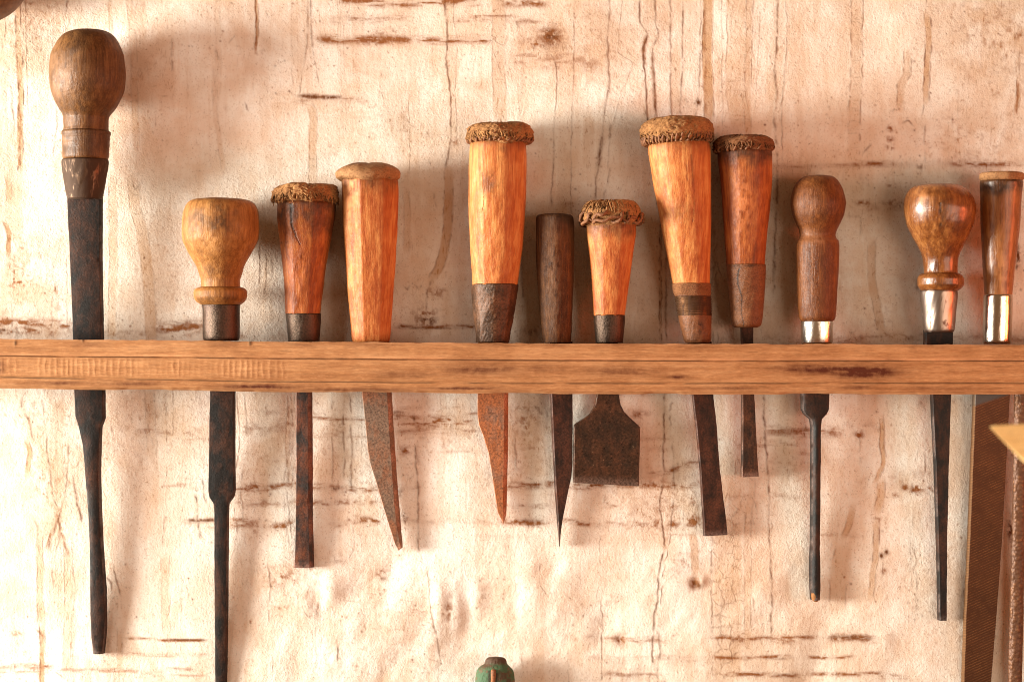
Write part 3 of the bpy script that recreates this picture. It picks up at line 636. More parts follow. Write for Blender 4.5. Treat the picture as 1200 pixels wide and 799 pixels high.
def rail():
    xs = np.arange(-420, 1620, 1.3)
    top, g1, g2, bot = (np.interp(xs, RX, a) for a in (RTOP, RG1, RG2, RBOT))
    prof = []                      # (segment, t, depth)
    for t in np.linspace(0, 1, 13): prof.append((0, t, DF - 1.0 - 2.5 * (1 - sstep(0, 0.16, t)) - 1.6 * sstep(0.86, 0.97, t)))
    for t in np.linspace(0.03, 1, 20): prof.append((1, t, DF + 0.8 - 2.4 * (1 - sstep(0, 0.08, t)) - 1.3 * sstep(0.94, 1.0, t)))
    for t in np.linspace(0.06, 1, 10): prof.append((2, t, DF - 0.6 - 0.6 * (1 - sstep(0, .2, t)) - 4.5 * sstep(0.75, 1.0, t)))
    M = len(prof)
    Yp = np.zeros((len(xs), M)); Dp = np.zeros((len(xs), M)); seg = np.zeros(M); tt = np.zeros(M)
    ends = [(top, g1), (g1, g2), (g2, bot)]
    for j, (s, t, d) in enumerate(prof):
        a, b = ends[s]
        Yp[:, j] = a + (b - a) * t; Dp[:, j] = d; seg[j] = s; tt[j] = t
    Xp = np.repeat(xs[:, None], M, 1)
    G = fbm(Xp / 60, Yp / 2.2, 4, 61)
    Yp += (fbm(Xp / 90, Xp * 0 + 3, 3, 64) - 0.5) * 1.6
    Dp += (G - 0.5) * 0.6 + (fbm(Xp / 22, Yp / 8, 3, 66) - 0.5) * 0.5
    # saw chatter on the left half
    zone = (seg[None, :] == 1) * sstep(0.05, 0.2, tt)[None, :] * sstep(1.0, 0.75, tt)[None, :] * sstep(385, 300, Xp)
    grp = 0.25 + 0.75 * sstep(0.3, 0.6, vn(Xp / 17, Xp * 0 + 4.2, 71))
    tick = np.maximum(0, np.sin(Xp * 2 * np.pi / 6.8 + 9 * vn(Xp / 26, Xp * 0, 72) + 2 * vn(Xp / 9, Yp / 7, 79))) ** 1.6 * grp * (0.45 + 0.9 * vn(Xp / 5, Yp / 9, 73))
    light = zone * tick
    Dp += light * 0.35
    # chipped lower arris, ragged top arris
    chip = sstep(0.52, 0.72, fbm(Xp / 55, Xp * 0, 4, 74)) * (seg[None, :] == 2) * sstep(0.55, 1.0, tt)[None, :]
    Dp -= chip * 1.6; Yp -= chip * 0.9
    Yp[:, 0] += (fbm(xs / 12, xs * 0, 4, 75) - 0.5) * 1.6
    light = np.maximum(light, chip * 0.9)
    edge = np.maximum.reduce([(seg[None, :] == 0) * sstep(0.16, 0.03, tt)[None, :], (seg[None, :] == 0) * sstep(0.80, 0.94, tt)[None, :] * 0.8, (seg[None, :] == 2) * sstep(0.78, 0.97, tt)[None, :]])
    light = np.maximum(light, 1.7 * edge * (0.25 + 0.75 * sstep(0.35, 0.6, fbm(Xp / 45, Yp / 30, 4, 99))))
    light = np.maximum(light, 0.6 * (seg[None, :] == 1) * (tt[None, :] < 0.1) * sstep(0.4, 0.6, fbm(Xp / 30, Xp * 0, 3, 76)))
    stain_shade = np.zeros_like(Xp)
    def st(x, y, rx, ry, a, sd):
        nonlocal stain_shade
        w = np.exp(-((Xp - x) / rx) ** 2 - ((Yp - y) / ry) ** 2)
        stain_shade = np.maximum(stain_shade, 1.5 * a * w * (0.6 + 0.4 * sstep(0.35, 0.6, fbm(Xp / 30, Yp / 3, 4, sd))))
    st(945, 432, 36, 5, 1.0, 81); st(1010, 435, 42, 8, 1.2, 82); st(975, 433, 60, 6, 0.8, 82); st(1005, 454, 30, 3, 0.6, 83); st(560, 432, 60, 8, 0.6, 84); st(480, 438, 40, 6, 0.45, 84); st(795, 441, 12, 3, 0.9, 85)
    st(730, 435, 60, 6, 0.5, 86); st(310, 453, 55, 3, 0.9, 87); st(160, 449, 40, 3, 0.7, 88); st(70, 449, 50, 2.5, 0.6, 89); st(420, 456, 60, 2.5, 0.8, 90); st(540, 455, 60, 2, 0.8, 91)
    st(0, 430, 5, 8, 0.8, 92); st(1100, 455, 60, 2.5, 0.5, 93); st(850, 455, 60, 2, 0.6, 94); st(640, 432, 30, 5, .4, 95)
    for tx in (103, 260, 356, 434, 579, 652, 714, 817, 876, 957, 1100, 1168):
        st(tx, 404, 20, 3.0, 0.38, tx)  # contact shade painted onto the rail top under each tool
    dark_marks = np.zeros_like(Xp)
    dark_marks = np.maximum(dark_marks, ((seg[None, :] == 1) & (tt[None, :] < 0.06)) * 0.7 * sstep(0.3, 0.5, fbm(Xp / 40, Xp * 0, 3, 97)))  # broken dark line along the upper groove, the next along the lower
    dark_marks = np.maximum(dark_marks, ((seg[None, :] == 2) & (tt[None, :] < 0.1)) * 0.8 * sstep(0.3, 0.5, fbm(Xp / 40, Xp * 0 + 9, 3, 98)))
    for nx, ny in ((18, 402), (293, 402), (97, 398)):
        dark_marks = np.maximum(dark_marks, 0.8 * np.exp(-((Xp - nx) / 1.6) ** 2 - ((Yp - ny) / 3) ** 2))
    # back corners close the loop
    Xf = np.concatenate([Xp, xs[:, None], xs[:, None]], 1)
    Yf = np.concatenate([Yp, bot[:, None] - 1, top[:, None] + 0.3], 1)
    Df = np.concatenate([Dp, np.full((len(xs), 2), DB)], 1)
    z2 = np.zeros((len(xs), 2))
    kk = (CAM_D - Df * S) / (CAM_D - REF)
    co = np.stack([(Xf - 600) * S * kk, -Df * S, (399.5 - Yf) * S * kk], -1).reshape(-1, 3)
    nv = M + 2; n = len(xs)
    me = fast_mesh("rail", co, grid_faces(n, nv, True)[:, ::-1], [list(range(nv)), list(range((n - 1) * nv, n * nv))[::-1]])
    wear = np.stack([np.concatenate([stain_shade, z2], 1).ravel(), np.concatenate([dark_marks, z2], 1).ravel(), np.concatenate([light, z2], 1).ravel() * 0.24], 1)
    attr(me, "wear", wear)
    return me

rack = thing("tool_rack", P(600, 430, DB), "long weathered wooden rail with two grooves, fixed across the plaster wall and holding every tool", "tool rack")
def local(me, root):
    me.transform(__import__("mathutils").Matrix.Translation(-Vector(root.location)))
    return me
M_RAIL = wood("weathered_pine", (0.28, 0.118, 0.043), (0.36, 0.165, 0.065), (0.44, 0.222, 0.097), 0.8, grain=1.3, axis='X', grime=(0.075, 0.016, 0.005), bump=0.4)
link("rail", local(rail(), rack), M_RAIL, rack, 40)

def box_mesh(name, x0, x1, y0, y1, d0, d1):
    c = [P(x, y, d) for x in (x0, x1) for y in (y0, y1) for d in (d0, d1)]
    q = [(0, 1, 3, 2), (4, 6, 7, 5), (0, 4, 5, 1), (2, 3, 7, 6), (0, 2, 6, 4), (1, 5, 7, 3)]
    me = bpy.data.meshes.new(name); me.from_pydata(c, [], q); me.update()
    a = np.zeros((8, 3)); attr(me, "wear", a)
    return me
link("ledge", local(box_mesh("ledge", -410, 1610, 412, 440, 1.5, DB - 0.5), rack), M_RAIL, rack)

# ------------------------------------------------------------------ tool builders
def loft(name, rows, dfun, mat, root, n_rings=None, segs=150, facet=0.0, nfac=8, rot=0.0, rough=0.4, wear=None, depth=1.0,
         ridge=0.0, seed=1, rscale=9.0, sharp=None, parent=None, twist=0.0, frizz=0.0, wavy=0.0):
    """turned / whittled solid: rows = (y, left, right) of its outline in the photo; dfun(y) = axis distance from the wall"""
    rows = sorted(rows)
    ys = [r[0] for r in rows]
    n = n_rings or max(24, int((ys[-1] - ys[0]) / 1.3))
    q = np.linspace(ys[0], ys[-1], n)
    xl = pchip(ys, [r[1] for r in rows], q); xr = pchip(ys, [r[2] for r in rows], q)
    th = np.arange(segs) * 2 * np.pi / segs
    Q, T = np.meshgrid(q, th, indexing='ij')
    rad = ((xr - xl) / 2)[:, None] * np.ones_like(T)
    cx = ((xr + xl) / 2)[:, None]
    if facet:
        a = 2 * np.pi / nfac
        ph = np.mod(T + rot + twist * (Q - ys[0]), a) - a / 2
        oc = np.cos(a / 2) / np.cos(ph)
        rad = rad * (1 - facet + facet * oc / (1 - (1 - np.cos(a / 2)) * 0.35))
    nx = np.cos(T) * 30 / rscale; ny = np.sin(T) * 30 / rscale
    nz = (fbm(nx + Q / (rscale * 2.2), ny + Q / (rscale * 3), 4, seed) - 0.5) * 2 * rough
    rad = rad + nz * np.minimum(1, rad / 8)
    if frizz:
        fz = fbm(np.cos(T) * 30 / 2.4 + Q / 3, np.sin(T) * 30 / 2.4 + Q / 2.2, 3, seed + 40) - 0.5
        fz2 = fbm(T * 14 + Q / 6, Q / 1.6, 3, seed + 44) - 0.5
        rad = rad + (fz * 1.6 + fz2 * 1.5) * frizz * np.minimum(1, rad / 14)
    if ridge:
        rad = rad + ridge * np.sin(T * 34 + 4 * vn(T * 3, Q / 4, seed + 8)) * sstep(0.35, 0.8, (Q - ys[0]) / (ys[-1] - ys[0]))
    D = np.array([dfun(y) for y in q])[:, None] - np.sin(T) * rad * depth * -1.0
    X = cx + np.cos(T) * rad
    kk = (CAM_D - D * S) / (CAM_D - REF)
    k_ax = np.array([kd(dfun(y)) for y in q])[:, None]
    Yv = Q
    if wavy:
        Yv = Q + wavy * 2 * (fbm(np.cos(T) * 2.2 + seed, np.sin(T) * 2.2, 3, seed + 60) - 0.5) * np.minimum(1, rad / 12)
    co = np.stack([(X - 600) * S * k_ax, -D * S, (399.5 - Yv) * S * k_ax], -1).reshape(-1, 3) - np.array(root.location)
    polys = [list(range(segs))[::-1], list(range((n - 1) * segs, n * segs))]
    me = fast_mesh(name, co, grid_faces(n, segs, True), polys)
    w = np.zeros((n, segs, 3), np.float32)
    if wear is not None:
        wear(w, Q, T, X)
    attr(me, "wear", w.reshape(-1, 3))
    return link(name, me, mat, parent or root, sharp)

def path_interp(pts, t):
    pts = np.asarray(pts, float)
    y = pts[0, 1] + (pts[-1, 1] - pts[0, 1]) * t
    return np.interp(y, pts[:, 1], pts[:, 0]), y

def plate(name, left, right, dfun, th, mat, root, sl=0.0, sr=0.0, ncol=9, rough=0.25, seed=3, sharp=35, n=None, belly=0.0, wearf=None, edge_n=0.35, parent=None):
    """forged flat bar: outlines of its left and right edges; sl / sr = how much of its side faces shows"""
    n = n or max(12, int((left[-1][1] - left[0][1]) / 2.0))
    t = np.linspace(0, 1, n)
    lx, ly = path_interp(left, t); rx, ry = path_interp(right, t)
    e = (fbm(t * n / 6, t * 0, 4, seed + 20) - 0.5) * 2 * edge_n; e2 = (fbm(t * n / 6, t * 0 + 5, 4, seed + 21) - 0.5) * 2 * edge_n
    lx = lx + e; rx = rx + e2
    w = np.maximum(rx - lx, 0.4)
    SL = np.minimum(sl, w * 0.3); SR = np.minimum(sr, w * 0.3)
    thv = np.broadcast_to(np.asarray(th(t) if callable(th) else th, float), t.shape)
    bev = np.minimum(0.9, w * 0.12)
    cols = []     # (x, y, depth offset)
    u = np.linspace(0, 1, ncol)
    fl, fr = lx + SL, rx - SR
    cols.append((fl, ly, -bev))
    for j in u:
        x = (fl + bev * 0.8) * (1 - j) + (fr - bev * 0.8) * j
        cols.append((x, ly * (1 - j) + ry * j, belly * (1 - (2 * j - 1) ** 2) + (fbm(x / 9, t * n / 8 + j, 4, seed) - 0.5) * 2 * rough))
    cols.append((fr, ry, -bev))
    cols.append((rx, ry, -thv)); cols.append(((lx + rx) / 2, (ly + ry) / 2, -thv)); cols.append((lx, ly, -thv))
    nv = len(cols)
    X = np.stack([np.broadcast_to(c[0], t.shape) for c in cols], 1); Y = np.stack([c[1] for c in cols], 1); O = np.stack([np.broadcast_to(c[2], t.shape) for c in cols], 1)
    D0 = np.vectorize(dfun)(Y)
    D = D0 + O
    kk = (CAM_D - D0 * S) / (CAM_D - REF)
    co = np.stack([(X - 600) * S * kk, -D * S, (399.5 - Y) * S * kk], -1).reshape(-1, 3) - np.array(root.location)
    me = fast_mesh(name, co, grid_faces(n, nv, True)[:, ::-1], [list(range(nv)), list(range((n - 1) * nv, n * nv))[::-1]])
    wr = np.zeros((n, nv, 3), np.float32)
    if wearf is not None:
        wearf(wr, X, Y)
    else:
        en = sstep(0.4, 0.62, fbm(t * n / 7, t * 0 + seed, 4, seed + 30))
        wr[:, 0, 2] = 0.75 * en; wr[:, ncol + 1, 2] = 0.6 * sstep(0.42, 0.62, fbm(t * n / 7, t * 0 + seed + 9, 4, seed + 33))
        wr[-4:, :ncol + 2, 2] = np.maximum(wr[-4:, :ncol + 2, 2], np.array([0.1, 0.3, 0.5, 0.6])[:, None])
    attr(me, "wear", wr.reshape(-1, 3))
    return link(name, me, mat, parent or root, sharp)

def tube(name, paths, rad, mat, root, parent=None, segs=8):
    V, F = [], []
    for pts in paths:
        pts = [Vector(p) for p in pts]; base = len(V)
        for i, p in enumerate(pts):
            tg = (pts[min(i + 1, len(pts) - 1)] - pts[max(i - 1, 0)]).normalized()
            ref = Vector((0, 0, 1)) if abs(tg.z) < 0.9 else Vector((1, 0, 0))
            a = tg.cross(ref).normalized(); b = tg.cross(a)
            r = rad * S * (0.85 + 0.3 * random.random())
            if i in (0, len(pts) - 1): r *= 0.4
            for k in range(segs):
                an = 2 * math.pi * k / segs
                V.append(p + (a * math.cos(an) + b * math.sin(an)) * r - Vector(root.location))
        for i in range(len(pts) - 1):
            for k in range(segs):
                F.append((base + i * segs + k, base + i * segs + (k + 1) % segs, base + (i + 1) * segs + (k + 1) % segs, base + (i + 1) * segs + k))
    me = bpy.data.meshes.new(name); me.from_pydata(V, [], F); me.update()
    me.polygons.foreach_set("use_smooth", [True] * len(me.polygons))
    attr(me, "wear", np.zeros((len(V), 3)))
    return link(name, me, mat, parent or root)

def lacing(name, cx, y, R_, d, turns, minor, rad, mat, root, parent, tilt=0.0, jitter=0.6, stretch=1.0):
    """a thong wound round the rim of a cap"""
    pts = []; n = turns * 9
    for i in range(n + 1):
        a = 2 * math.pi * i / n; b = 2 * math.pi * turns * i / n + 1.6 * math.sin(a * 5 + turns) + 0.9 * math.sin(a * 11)
        rr = R_ + minor * math.cos(b) + random.uniform(-jitter, jitter) * 0.4
        yy = y + minor * stretch * math.sin(b) + tilt * R_ * math.cos(a) + random.uniform(-jitter, jitter) * 0.4
        x = cx + rr * math.cos(a); dd = d + rr * math.sin(a)
        k = kd(d)
        pts.append(Vector(((x - 600) * S * k, -dd * S, (399.5 - yy) * S * k)))
    return tube(name, [pts], rad, mat, root, parent, 7)

def fringe(root, parent, cx, R_, ytop, yrim, d, n, mat, seed, rad=0.75, drop=6):
    rs = random.Random(seed); paths = []
    for i in range(n):
        a = rs.uniform(0, 2 * math.pi); r0 = R_ * rs.uniform(0.35, 0.85); r1 = R_ * rs.uniform(0.97, 1.05); da = rs.uniform(-0.25, 0.25)
        dr = rs.uniform(0.3, 1.0) * drop; pts = []
        for u in (0, 0.25, 0.5, 0.75, 1.0, 1.2, 1.4):
            uu = min(u, 1.0); rr = r0 + (r1 - r0) * uu ** 0.8 - max(0, u - 1) * rs.uniform(0, 4)
            yy = ytop + (yrim - ytop) * (rr / R_) ** 8 + max(0, u - 0.75) * dr * 1.6 - 1.0 + rs.uniform(-0.5, 0.5)
            aa = a + da * u; x = cx + rr * math.cos(aa); dd = d + rr * math.sin(aa) * 1.0; k = kd(d)
            pts.append(Vector(((x - 600) * S * k, -dd * S, (399.5 - yy) * S * k)))
        paths.append(pts)
    return tube("fringe", paths, rad, mat, root, parent, 5)

def lean(d0, slope=0.06):
    return lambda y: max(3.5, d0 + (400 - y) * slope)

# materials of the tools
M_ORANGE = wood("orange_handle_wood", (0.28, 0.058, 0.013), (0.42, 0.128, 0.032), (0.54, 0.23, 0.070), 0.5)
M_ORANGE2 = wood("honey_handle_wood", (0.30, 0.066, 0.014), (0.44, 0.142, 0.036), (0.56, 0.25, 0.078), 0.5)
M_BROWNO = wood("stained_handle_wood", (0.14, 0.030, 0.007), (0.27, 0.066, 0.014), (0.40, 0.128, 0.030), 0.45)
M_DARKW = wood("dark_handle_wood", (0.030, 0.010, 0.003), (0.065, 0.022, 0.006), (0.13, 0.050, 0.014), 0.65, grain=1.4, speck=0.3)
M_KNOB1 = wood("brown_knob_wood", (0.055, 0.021, 0.006), (0.105, 0.043, 0.013), (0.18, 0.08, 0.027), 0.42, grain=1.2, speck=0.25)
M_KNOB2 = wood("pale_knob_wood", (0.15, 0.055, 0.013), (0.26, 0.105, 0.026), (0.37, 0.17, 0.05), 0.5, grain=1.0, speck=0.15)
M_KNOB3 = wood("reddish_knob_wood", (0.065, 0.017, 0.004), (0.115, 0.034, 0.008), (0.19, 0.065, 0.018), 0.42, grain=1.5, speck=0.45)
M_KNOB4 = wood("varnished_knob_wood", (0.09, 0.025, 0.006), (0.18, 0.056, 0.013), (0.31, 0.12, 0.032), 0.28, coat=0.6, grain=1.0)
M_FILEW = wood("file_handle_wood", (0.15, 0.046, 0.011), (0.25, 0.09, 0.024), (0.36, 0.15, 0.045), 0.35, coat=0.3)
M_CAP = leather("frayed_leather", (0.18, 0.07, 0.022), (0.50, 0.24, 0.09))
M_CAPD = leather("dark_leather", (0.13, 0.045, 0.016), (0.30, 0.125, 0.05))
M_CAPS = leather("smooth_leather", (0.20, 0.085, 0.03), (0.38, 0.19, 0.08), 0.7, 0.75, 0.6)
M_THONG = leather("leather_thong", (0.13, 0.048, 0.02), (0.30, 0.13, 0.06), 1.0, 0.55, 0.5)
M_SLEEVE = leather("leather_sleeve", (0.10, 0.034, 0.012), (0.22, 0.085, 0.034), 0.6, 0.42, 0.5)
M_FERD = steel("dark_ferrule_steel", (0.06, 0.038, 0.026), (0.055, 0.022, 0.011), 0.45, 0.75, 0.35, 1.3)
M_FERB = steel("bark_brown_ferrule", (0.055, 0.026, 0.013), (0.12, 0.05, 0.022), 0.5, 0.3, 0.42, 1.2, 0.2, 0.5)
M_FERC = bright_metal("brown_toned_ferrule", (0.12, 0.075, 0.05), (0.055, 0.028, 0.015), 0.9, 0.46)
M_FERM = bright_metal("dull_silver_ferrule", (0.30, 0.235, 0.195), (0.15, 0.09, 0.06), 0.4, 0.38)
M_FERS = bright_metal("tin_ferrule", (0.78, 0.74, 0.68), (0.22, 0.14, 0.08), 0.16, 0.22)
M_FERK = bright_metal("chromed_ferrule", (0.64, 0.56, 0.49), (0.30, 0.18, 0.10), 0.3, 0.17)
M_BRASS = bright_metal("worn_wire", (0.16, 0.085, 0.045), (0.07, 0.03, 0.015), 0.7, 0.45)
M_BLACK = steel("blackened_steel", (0.009, 0.007, 0.006), (0.050, 0.016, 0.006), 0.5, 0.25, 0.5, 1.0, 0.35, 0.4)
M_RUSTB = steel("rusty_brown_steel", (0.026, 0.014, 0.009), (0.085, 0.028, 0.010), 0.6, 0.4, 0.5, 1.0, 0.3, 0.35)
M_DRUST = steel("dark_rusty_steel", (0.018, 0.008, 0.005), (0.060, 0.016, 0.006), 0.6, 0.35, 0.45, 1.0, 0.3, 0.15)
M_GREYR = steel("grey_rust_steel", (0.17, 0.105, 0.07), (0.21, 0.07, 0.026), 0.45, 0.25, 0.6, 0.9, 0.5)
M_REDR = steel("red_rust_steel", (0.17, 0.11, 0.08), (0.25, 0.085, 0.03), 0.85, 0.2, 0.65, 0.9, 0.5)

GROUP = "old hand tools standing in the rack"
G = lambda w, Q, T, X, y0, y1, a: np.maximum(w, a)

def grime(parts=(), cracks=(), lights=(), seed=5):
    """wear painter: parts = (y_from, y_to, amount) bands fading downwards; cracks = polylines; lights = patches"""
    def f(w, Q, T, X):
        n = fbm(X / 7, Q / 12, 4, seed)
        front = (np.sin(T) > -0.2)
        for y0, y1, a in parts:
            w[..., 0] = np.maximum(w[..., 0], a * np.clip(sstep(y1, y0, Q + (n - 0.5) * 0.9 * abs(y1 - y0)), 0, 1))
        for pts, wd, a in cracks:
            pts = np.asarray(pts, float)
            xc = np.interp(Q, pts[:, 1], pts[:, 0]) + (vn(Q / 4, Q * 0, seed + 3) - 0.5) * 1.6
            inside = (Q > pts[0, 1]) & (Q < pts[-1, 1]) & front
            tt = (Q - pts[0, 1]) / (pts[-1, 1] - pts[0, 1])
            ww = wd * (1.15 - tt)
            w[..., 1] = np.maximum(w[..., 1], inside * a * np.exp(-((X - xc) / np.maximum(ww, 0.4)) ** 2))
        for x, y, rx, ry, ch, a in lights:
            m = a * np.exp(-((X - x) / rx) ** 2 - ((Q - y) / ry) ** 2) * sstep(0.3, 0.6, fbm(X / 4, Q / 6, 4, seed + 7)) * front
            w[..., ch] = np.maximum(w[..., ch], m)
    return f

# 1 --- tall knob-handled screwdriver, far left
df = lean(31, 0.052)
t1 = thing("screwdriver", P(103, 400, df(400)), "tallest tool in the rack, screwdriver with big brown ball knob and wide black blade", "screwdriver", GROUP)
loft("handle", [(35, 98, 112), (36.3, 87.5, 122), (39, 79, 129), (44.5, 71.5, 135), (52, 66, 139.5), (66, 60, 145), (88, 58, 147), (105, 60, 145), (118, 64, 140), (128, 69.5, 134.5), (135, 74, 129), (139, 75, 127), (150, 75, 126.5), (154, 74.5, 127)],
     df, M_KNOB1, t1, rough=0.7, segs=96, seed=4, wear=grime(((118, 134, 0.5),) and (), [], [(92, 60, 12, 18, 0, 0.85), (88, 98, 10, 26, 2, 0.55), (110, 44, 14, 4, 0, 0.7), (70, 85, 10, 35, 2, 0.4), (95, 125, 30, 8, 0, 0.7)], 5))
c = loft("collar", [(153.5, 73.5, 127.5), (155, 72.5, 129.5), (158, 72.5, 129.5), (160, 73.3, 128.5), (163, 73, 128.6), (166, 73.4, 128), (169, 73.2, 128), (175, 73.5, 127.5), (184, 73.5, 127), (187, 74.5, 126)],
         df, M_BROWNO if False else M_KNOB1, t1, rough=0.35, seed=6, wear=grime([(175, 190, 0.5)], [], [(80, 165, 12, 8, 2, 0.5)], 7))
loft("ferrule", [(187.5, 73, 126.5), (190, 72.5, 127), (210, 75, 124), (228, 78, 121), (233.5, 79.5, 119.5)], df, M_FERC, t1, rough=0.5, seed=8)
plate("blade", [(78.5, 231), (79.5, 260), (81.5, 300), (85, 385), (86.5, 456), (88, 488), (92, 500), (97, 522), (100, 560), (103, 600), (105, 640), (105.5, 720), (106.5, 742), (109, 766)],
      [(119, 231), (118.6, 300), (120, 385), (122, 456), (122.3, 490), (118.6, 500), (117.6, 522), (117, 560), (118, 600), (120, 640), (123.5, 690), (124, 720), (123.6, 742), (121.3, 766)],
      df, 9, M_BLACK, t1, sr=1.6, belly=1.0, rough=0.35)

# 2 --- pale knob-handled screwdriver
df = lean(42, 0.058)
t2 = thing("screwdriver", P(260, 400, df(400)), "screwdriver with a pale pear-shaped knob over a ring, second tool from the left", "screwdriver", GROUP)
loft("handle", [(232.5, 240, 272), (233.5, 230, 284), (236, 222.5, 295), (241, 218, 300), (250, 215, 303), (265, 213.5, 304), (280, 214.5, 302.5), (290, 218, 298), (300, 223.5, 292.5), (310, 229, 287), (320, 233, 283.5), (330, 235.8, 281), (337, 236, 281.5)],
     df, M_KNOB2, t2, rough=0.8, segs=96, seed=14, wear=grime([], [([(216, 262), (240, 263)], 0.1, 0)], [(262, 262, 16, 22, 0, 0.95), (240, 258, 18, 12, 0, 0.75), (250, 320, 16, 10, 0, 0.5), (280, 250, 10, 8, 0, 0.6), (255, 285, 14, 10, 2, 0.6)], 15))
loft("ring", [(336, 236, 281), (338, 230, 287), (342, 227.5, 289.3), (347, 227.3, 289.3), (353, 230, 287), (357, 236, 282)], df, M_KNOB2, t2, rough=0.4, seed=16, wear=grime([], [], [(245, 350, 14, 4, 0, 0.7), (270, 350, 10, 4, 0, 0.7)], 17))
loft("ferrule", [(357, 236.5, 281.5), (362, 237.3, 281.2), (396, 238, 280.5), (399.5, 239.5, 279)], df, M_FERC if False else M_FERD, t2, rough=0.25, seed=18)
plate("blade", [(246, 400), (244.7, 458), (243.5, 540), (243, 574), (244, 582), (249, 590), (250, 602), (250, 680), (251, 799), (251.5, 850)],
      [(274, 400), (275, 458), (275, 540), (275.6, 574), (274, 582), (268, 590), (267.6, 602), (267, 680), (265.5, 799), (264.5, 850)], lambda y: max(6, 31 - (y - 400) * 0.06), 8, M_BLACK, t2, sl=1.0, sr=1.4, seed=19, belly=0.6)

# 3 --- short stained chisel
df = lean(30, 0.06)
t3 = thing("chisel", P(356, 400, df(400)), "short chisel with a dark cracked wooden handle, frayed leather cap and narrow rusty blade", "chisel", GROUP)
loft("cap", [(216, 345, 375), (217, 332, 388), (220, 323, 394.5), (226, 319.5, 396), (232, 320, 395.5), (236, 323, 394), (239, 328, 389)], df, M_CAP, t3, frizz=2.4, wavy=4, rough=1.7, ridge=0.5, seed=21, rscale=5, n_rings=44, segs=220)
fringe(t3, bpy.data.objects["cap"], 357.5, 38, 218.5, 229, df(228), 260, M_CAP, 1, 0.8, 10)
loft("handle", [(236, 327, 391), (240, 324.5, 394), (250, 324.3, 393.5), (280, 327, 388.5), (310, 330.5, 383), (340, 333, 379), (368, 334.5, 375.5)], df, M_BROWNO, t3, facet=0.55, rot=0.36, rough=0.5, seed=22,
     wear=grime([(240, 292, 0.85)], [([(344, 240), (345, 262), (350, 280), (356, 290)], 2.2, 1.0), ([(333, 246), (331, 264)], 1.0, 0.7)], [(330, 285, 10, 1.2, 0, 0.9)], 23))
loft("ferrule", [(367.5, 334.5, 376), (370, 334.8, 376.2), (399.8, 338, 374.4)], df, M_FERD, t3, rough=0.3, seed=24)
plate("blade", [(347, 400), (347, 540), (346.4, 600), (345.8, 640), (344.5, 665)], [(365, 400), (366, 540), (366, 600), (367, 640), (367.6, 665)], lean(26, 0.06), 7, steel("mottled_chisel_steel", (0.03, 0.024, 0.022), (0.12, 0.034, 0.012), 0.6, 0.35, 0.55, 1.2, 0.5, 0.1), t3, sr=4.2, seed=25, rough=0.5)

# 4 --- orange octagonal handle, skewed knife blade
df = lean(29, 0.06)
t4 = thing("marking_knife", P(434, 401, df(401)), "marking knife with a bright orange faceted handle, smooth domed cap and leaning grey blade", "knife", GROUP)
loft("cap", [(191, 428, 436), (191.8, 418, 448), (194, 407, 459), (199, 397, 467), (204, 393.5, 469.3), (208, 394, 469), (211, 398, 466), (213, 404, 461)], df, M_CAPS, t4, frizz=0.6, wavy=3, rough=0.9, seed=31, rscale=8, n_rings=30)
loft("handle", [(210, 400, 466), (214, 399.3, 467.5), (230, 400, 468), (260, 401, 467), (300, 403.5, 465), (340, 406.3, 462), (380, 410, 459), (399, 412, 457), (401, 413.5, 455.5)], df, M_ORANGE, t4, facet=0.75, rot=0.52, rough=0.5, seed=32,
     wear=grime([(211, 236, 0.6)], [], [(414, 222, 6, 16, 2, 0.7), (436, 218, 9, 12, 0, 0.8), (410, 245, 4, 24, 2, 0.5)], 33))
plate("blade", [(420, 400), (424.3, 462), (428.5, 500), (431, 528), (434.3, 545), (439.5, 561), (451, 600), (463, 638), (467, 645)], [(455, 400), (458.7, 462), (461, 500), (462.8, 530), (464, 545), (465, 561), (468, 600), (471.3, 638), (471.3, 642)], lean(24, 0.055), 8, M_GREYR, t4, sr=4.5, seed=35)

# 5 --- tall orange handle with bark-brown ferrule
df = lean(30, 0.06)
t5 = thing("marking_knife", P(579, 402, df(402)), "marking knife with a tall orange handle, laced leather cap and reddish rusty pointed blade", "knife", GROUP)
cp = cp5 = loft("cap", [(144.5, 573, 600), (145.5, 560, 612), (148, 551, 619), (154, 547, 624), (160, 547, 624.5), (166, 550, 622), (170, 556, 615)], df, M_CAP, t5, frizz=2.2, wavy=4, rough=1.9, ridge=0.5, seed=41, rscale=6, n_rings=44, segs=220)
lacing("lacing", 585.5, 165, 36, df(165), 34, 2.6, 1.3, M_THONG, t5, cp)
fringe(t5, cp, 585.5, 38.5, 147, 158, df(157), 230, M_CAP, 2, 0.75, 7)
loft("handle", [(167, 552, 616), (171, 550.6, 617), (200, 548.8, 617.5), (240, 548.3, 616.5), (280, 550, 614), (320, 552.3, 609), (334, 553.3, 607)], df, M_ORANGE2, t5, facet=0.4, rot=0.3, rough=0.7, seed=42,
     wear=grime([(168, 180, 0.5)], [([(566, 205), (568, 232), (566, 250)], 0.9, 0.55)], [(574, 218, 8, 14, 0, 0.75), (568, 240, 4, 12, 2, 0.8), (590, 178, 7, 10, 0, 0.5)], 43))
loft("ferrule", [(333, 553, 607.5), (336, 552.6, 607.6), (350, 553.5, 605.5), (375, 556, 601), (392, 558, 598), (401, 558.5, 597)], df, M_FERB, t5, frizz=0.5, rough=0.8, seed=44, facet=0.3)
plate("blade", [(560, 400), (559.6, 462), (559.7, 486), (561.3, 498), (566, 510), (572, 530), (577, 560), (583.3, 600), (589.5, 613)], [(596, 400), (595.6, 462), (595, 540), (593.6, 600), (592.8, 606), (590.5, 614)], lean(24, 0.055), 8, M_REDR, t5, sr=4.0, seed=45)

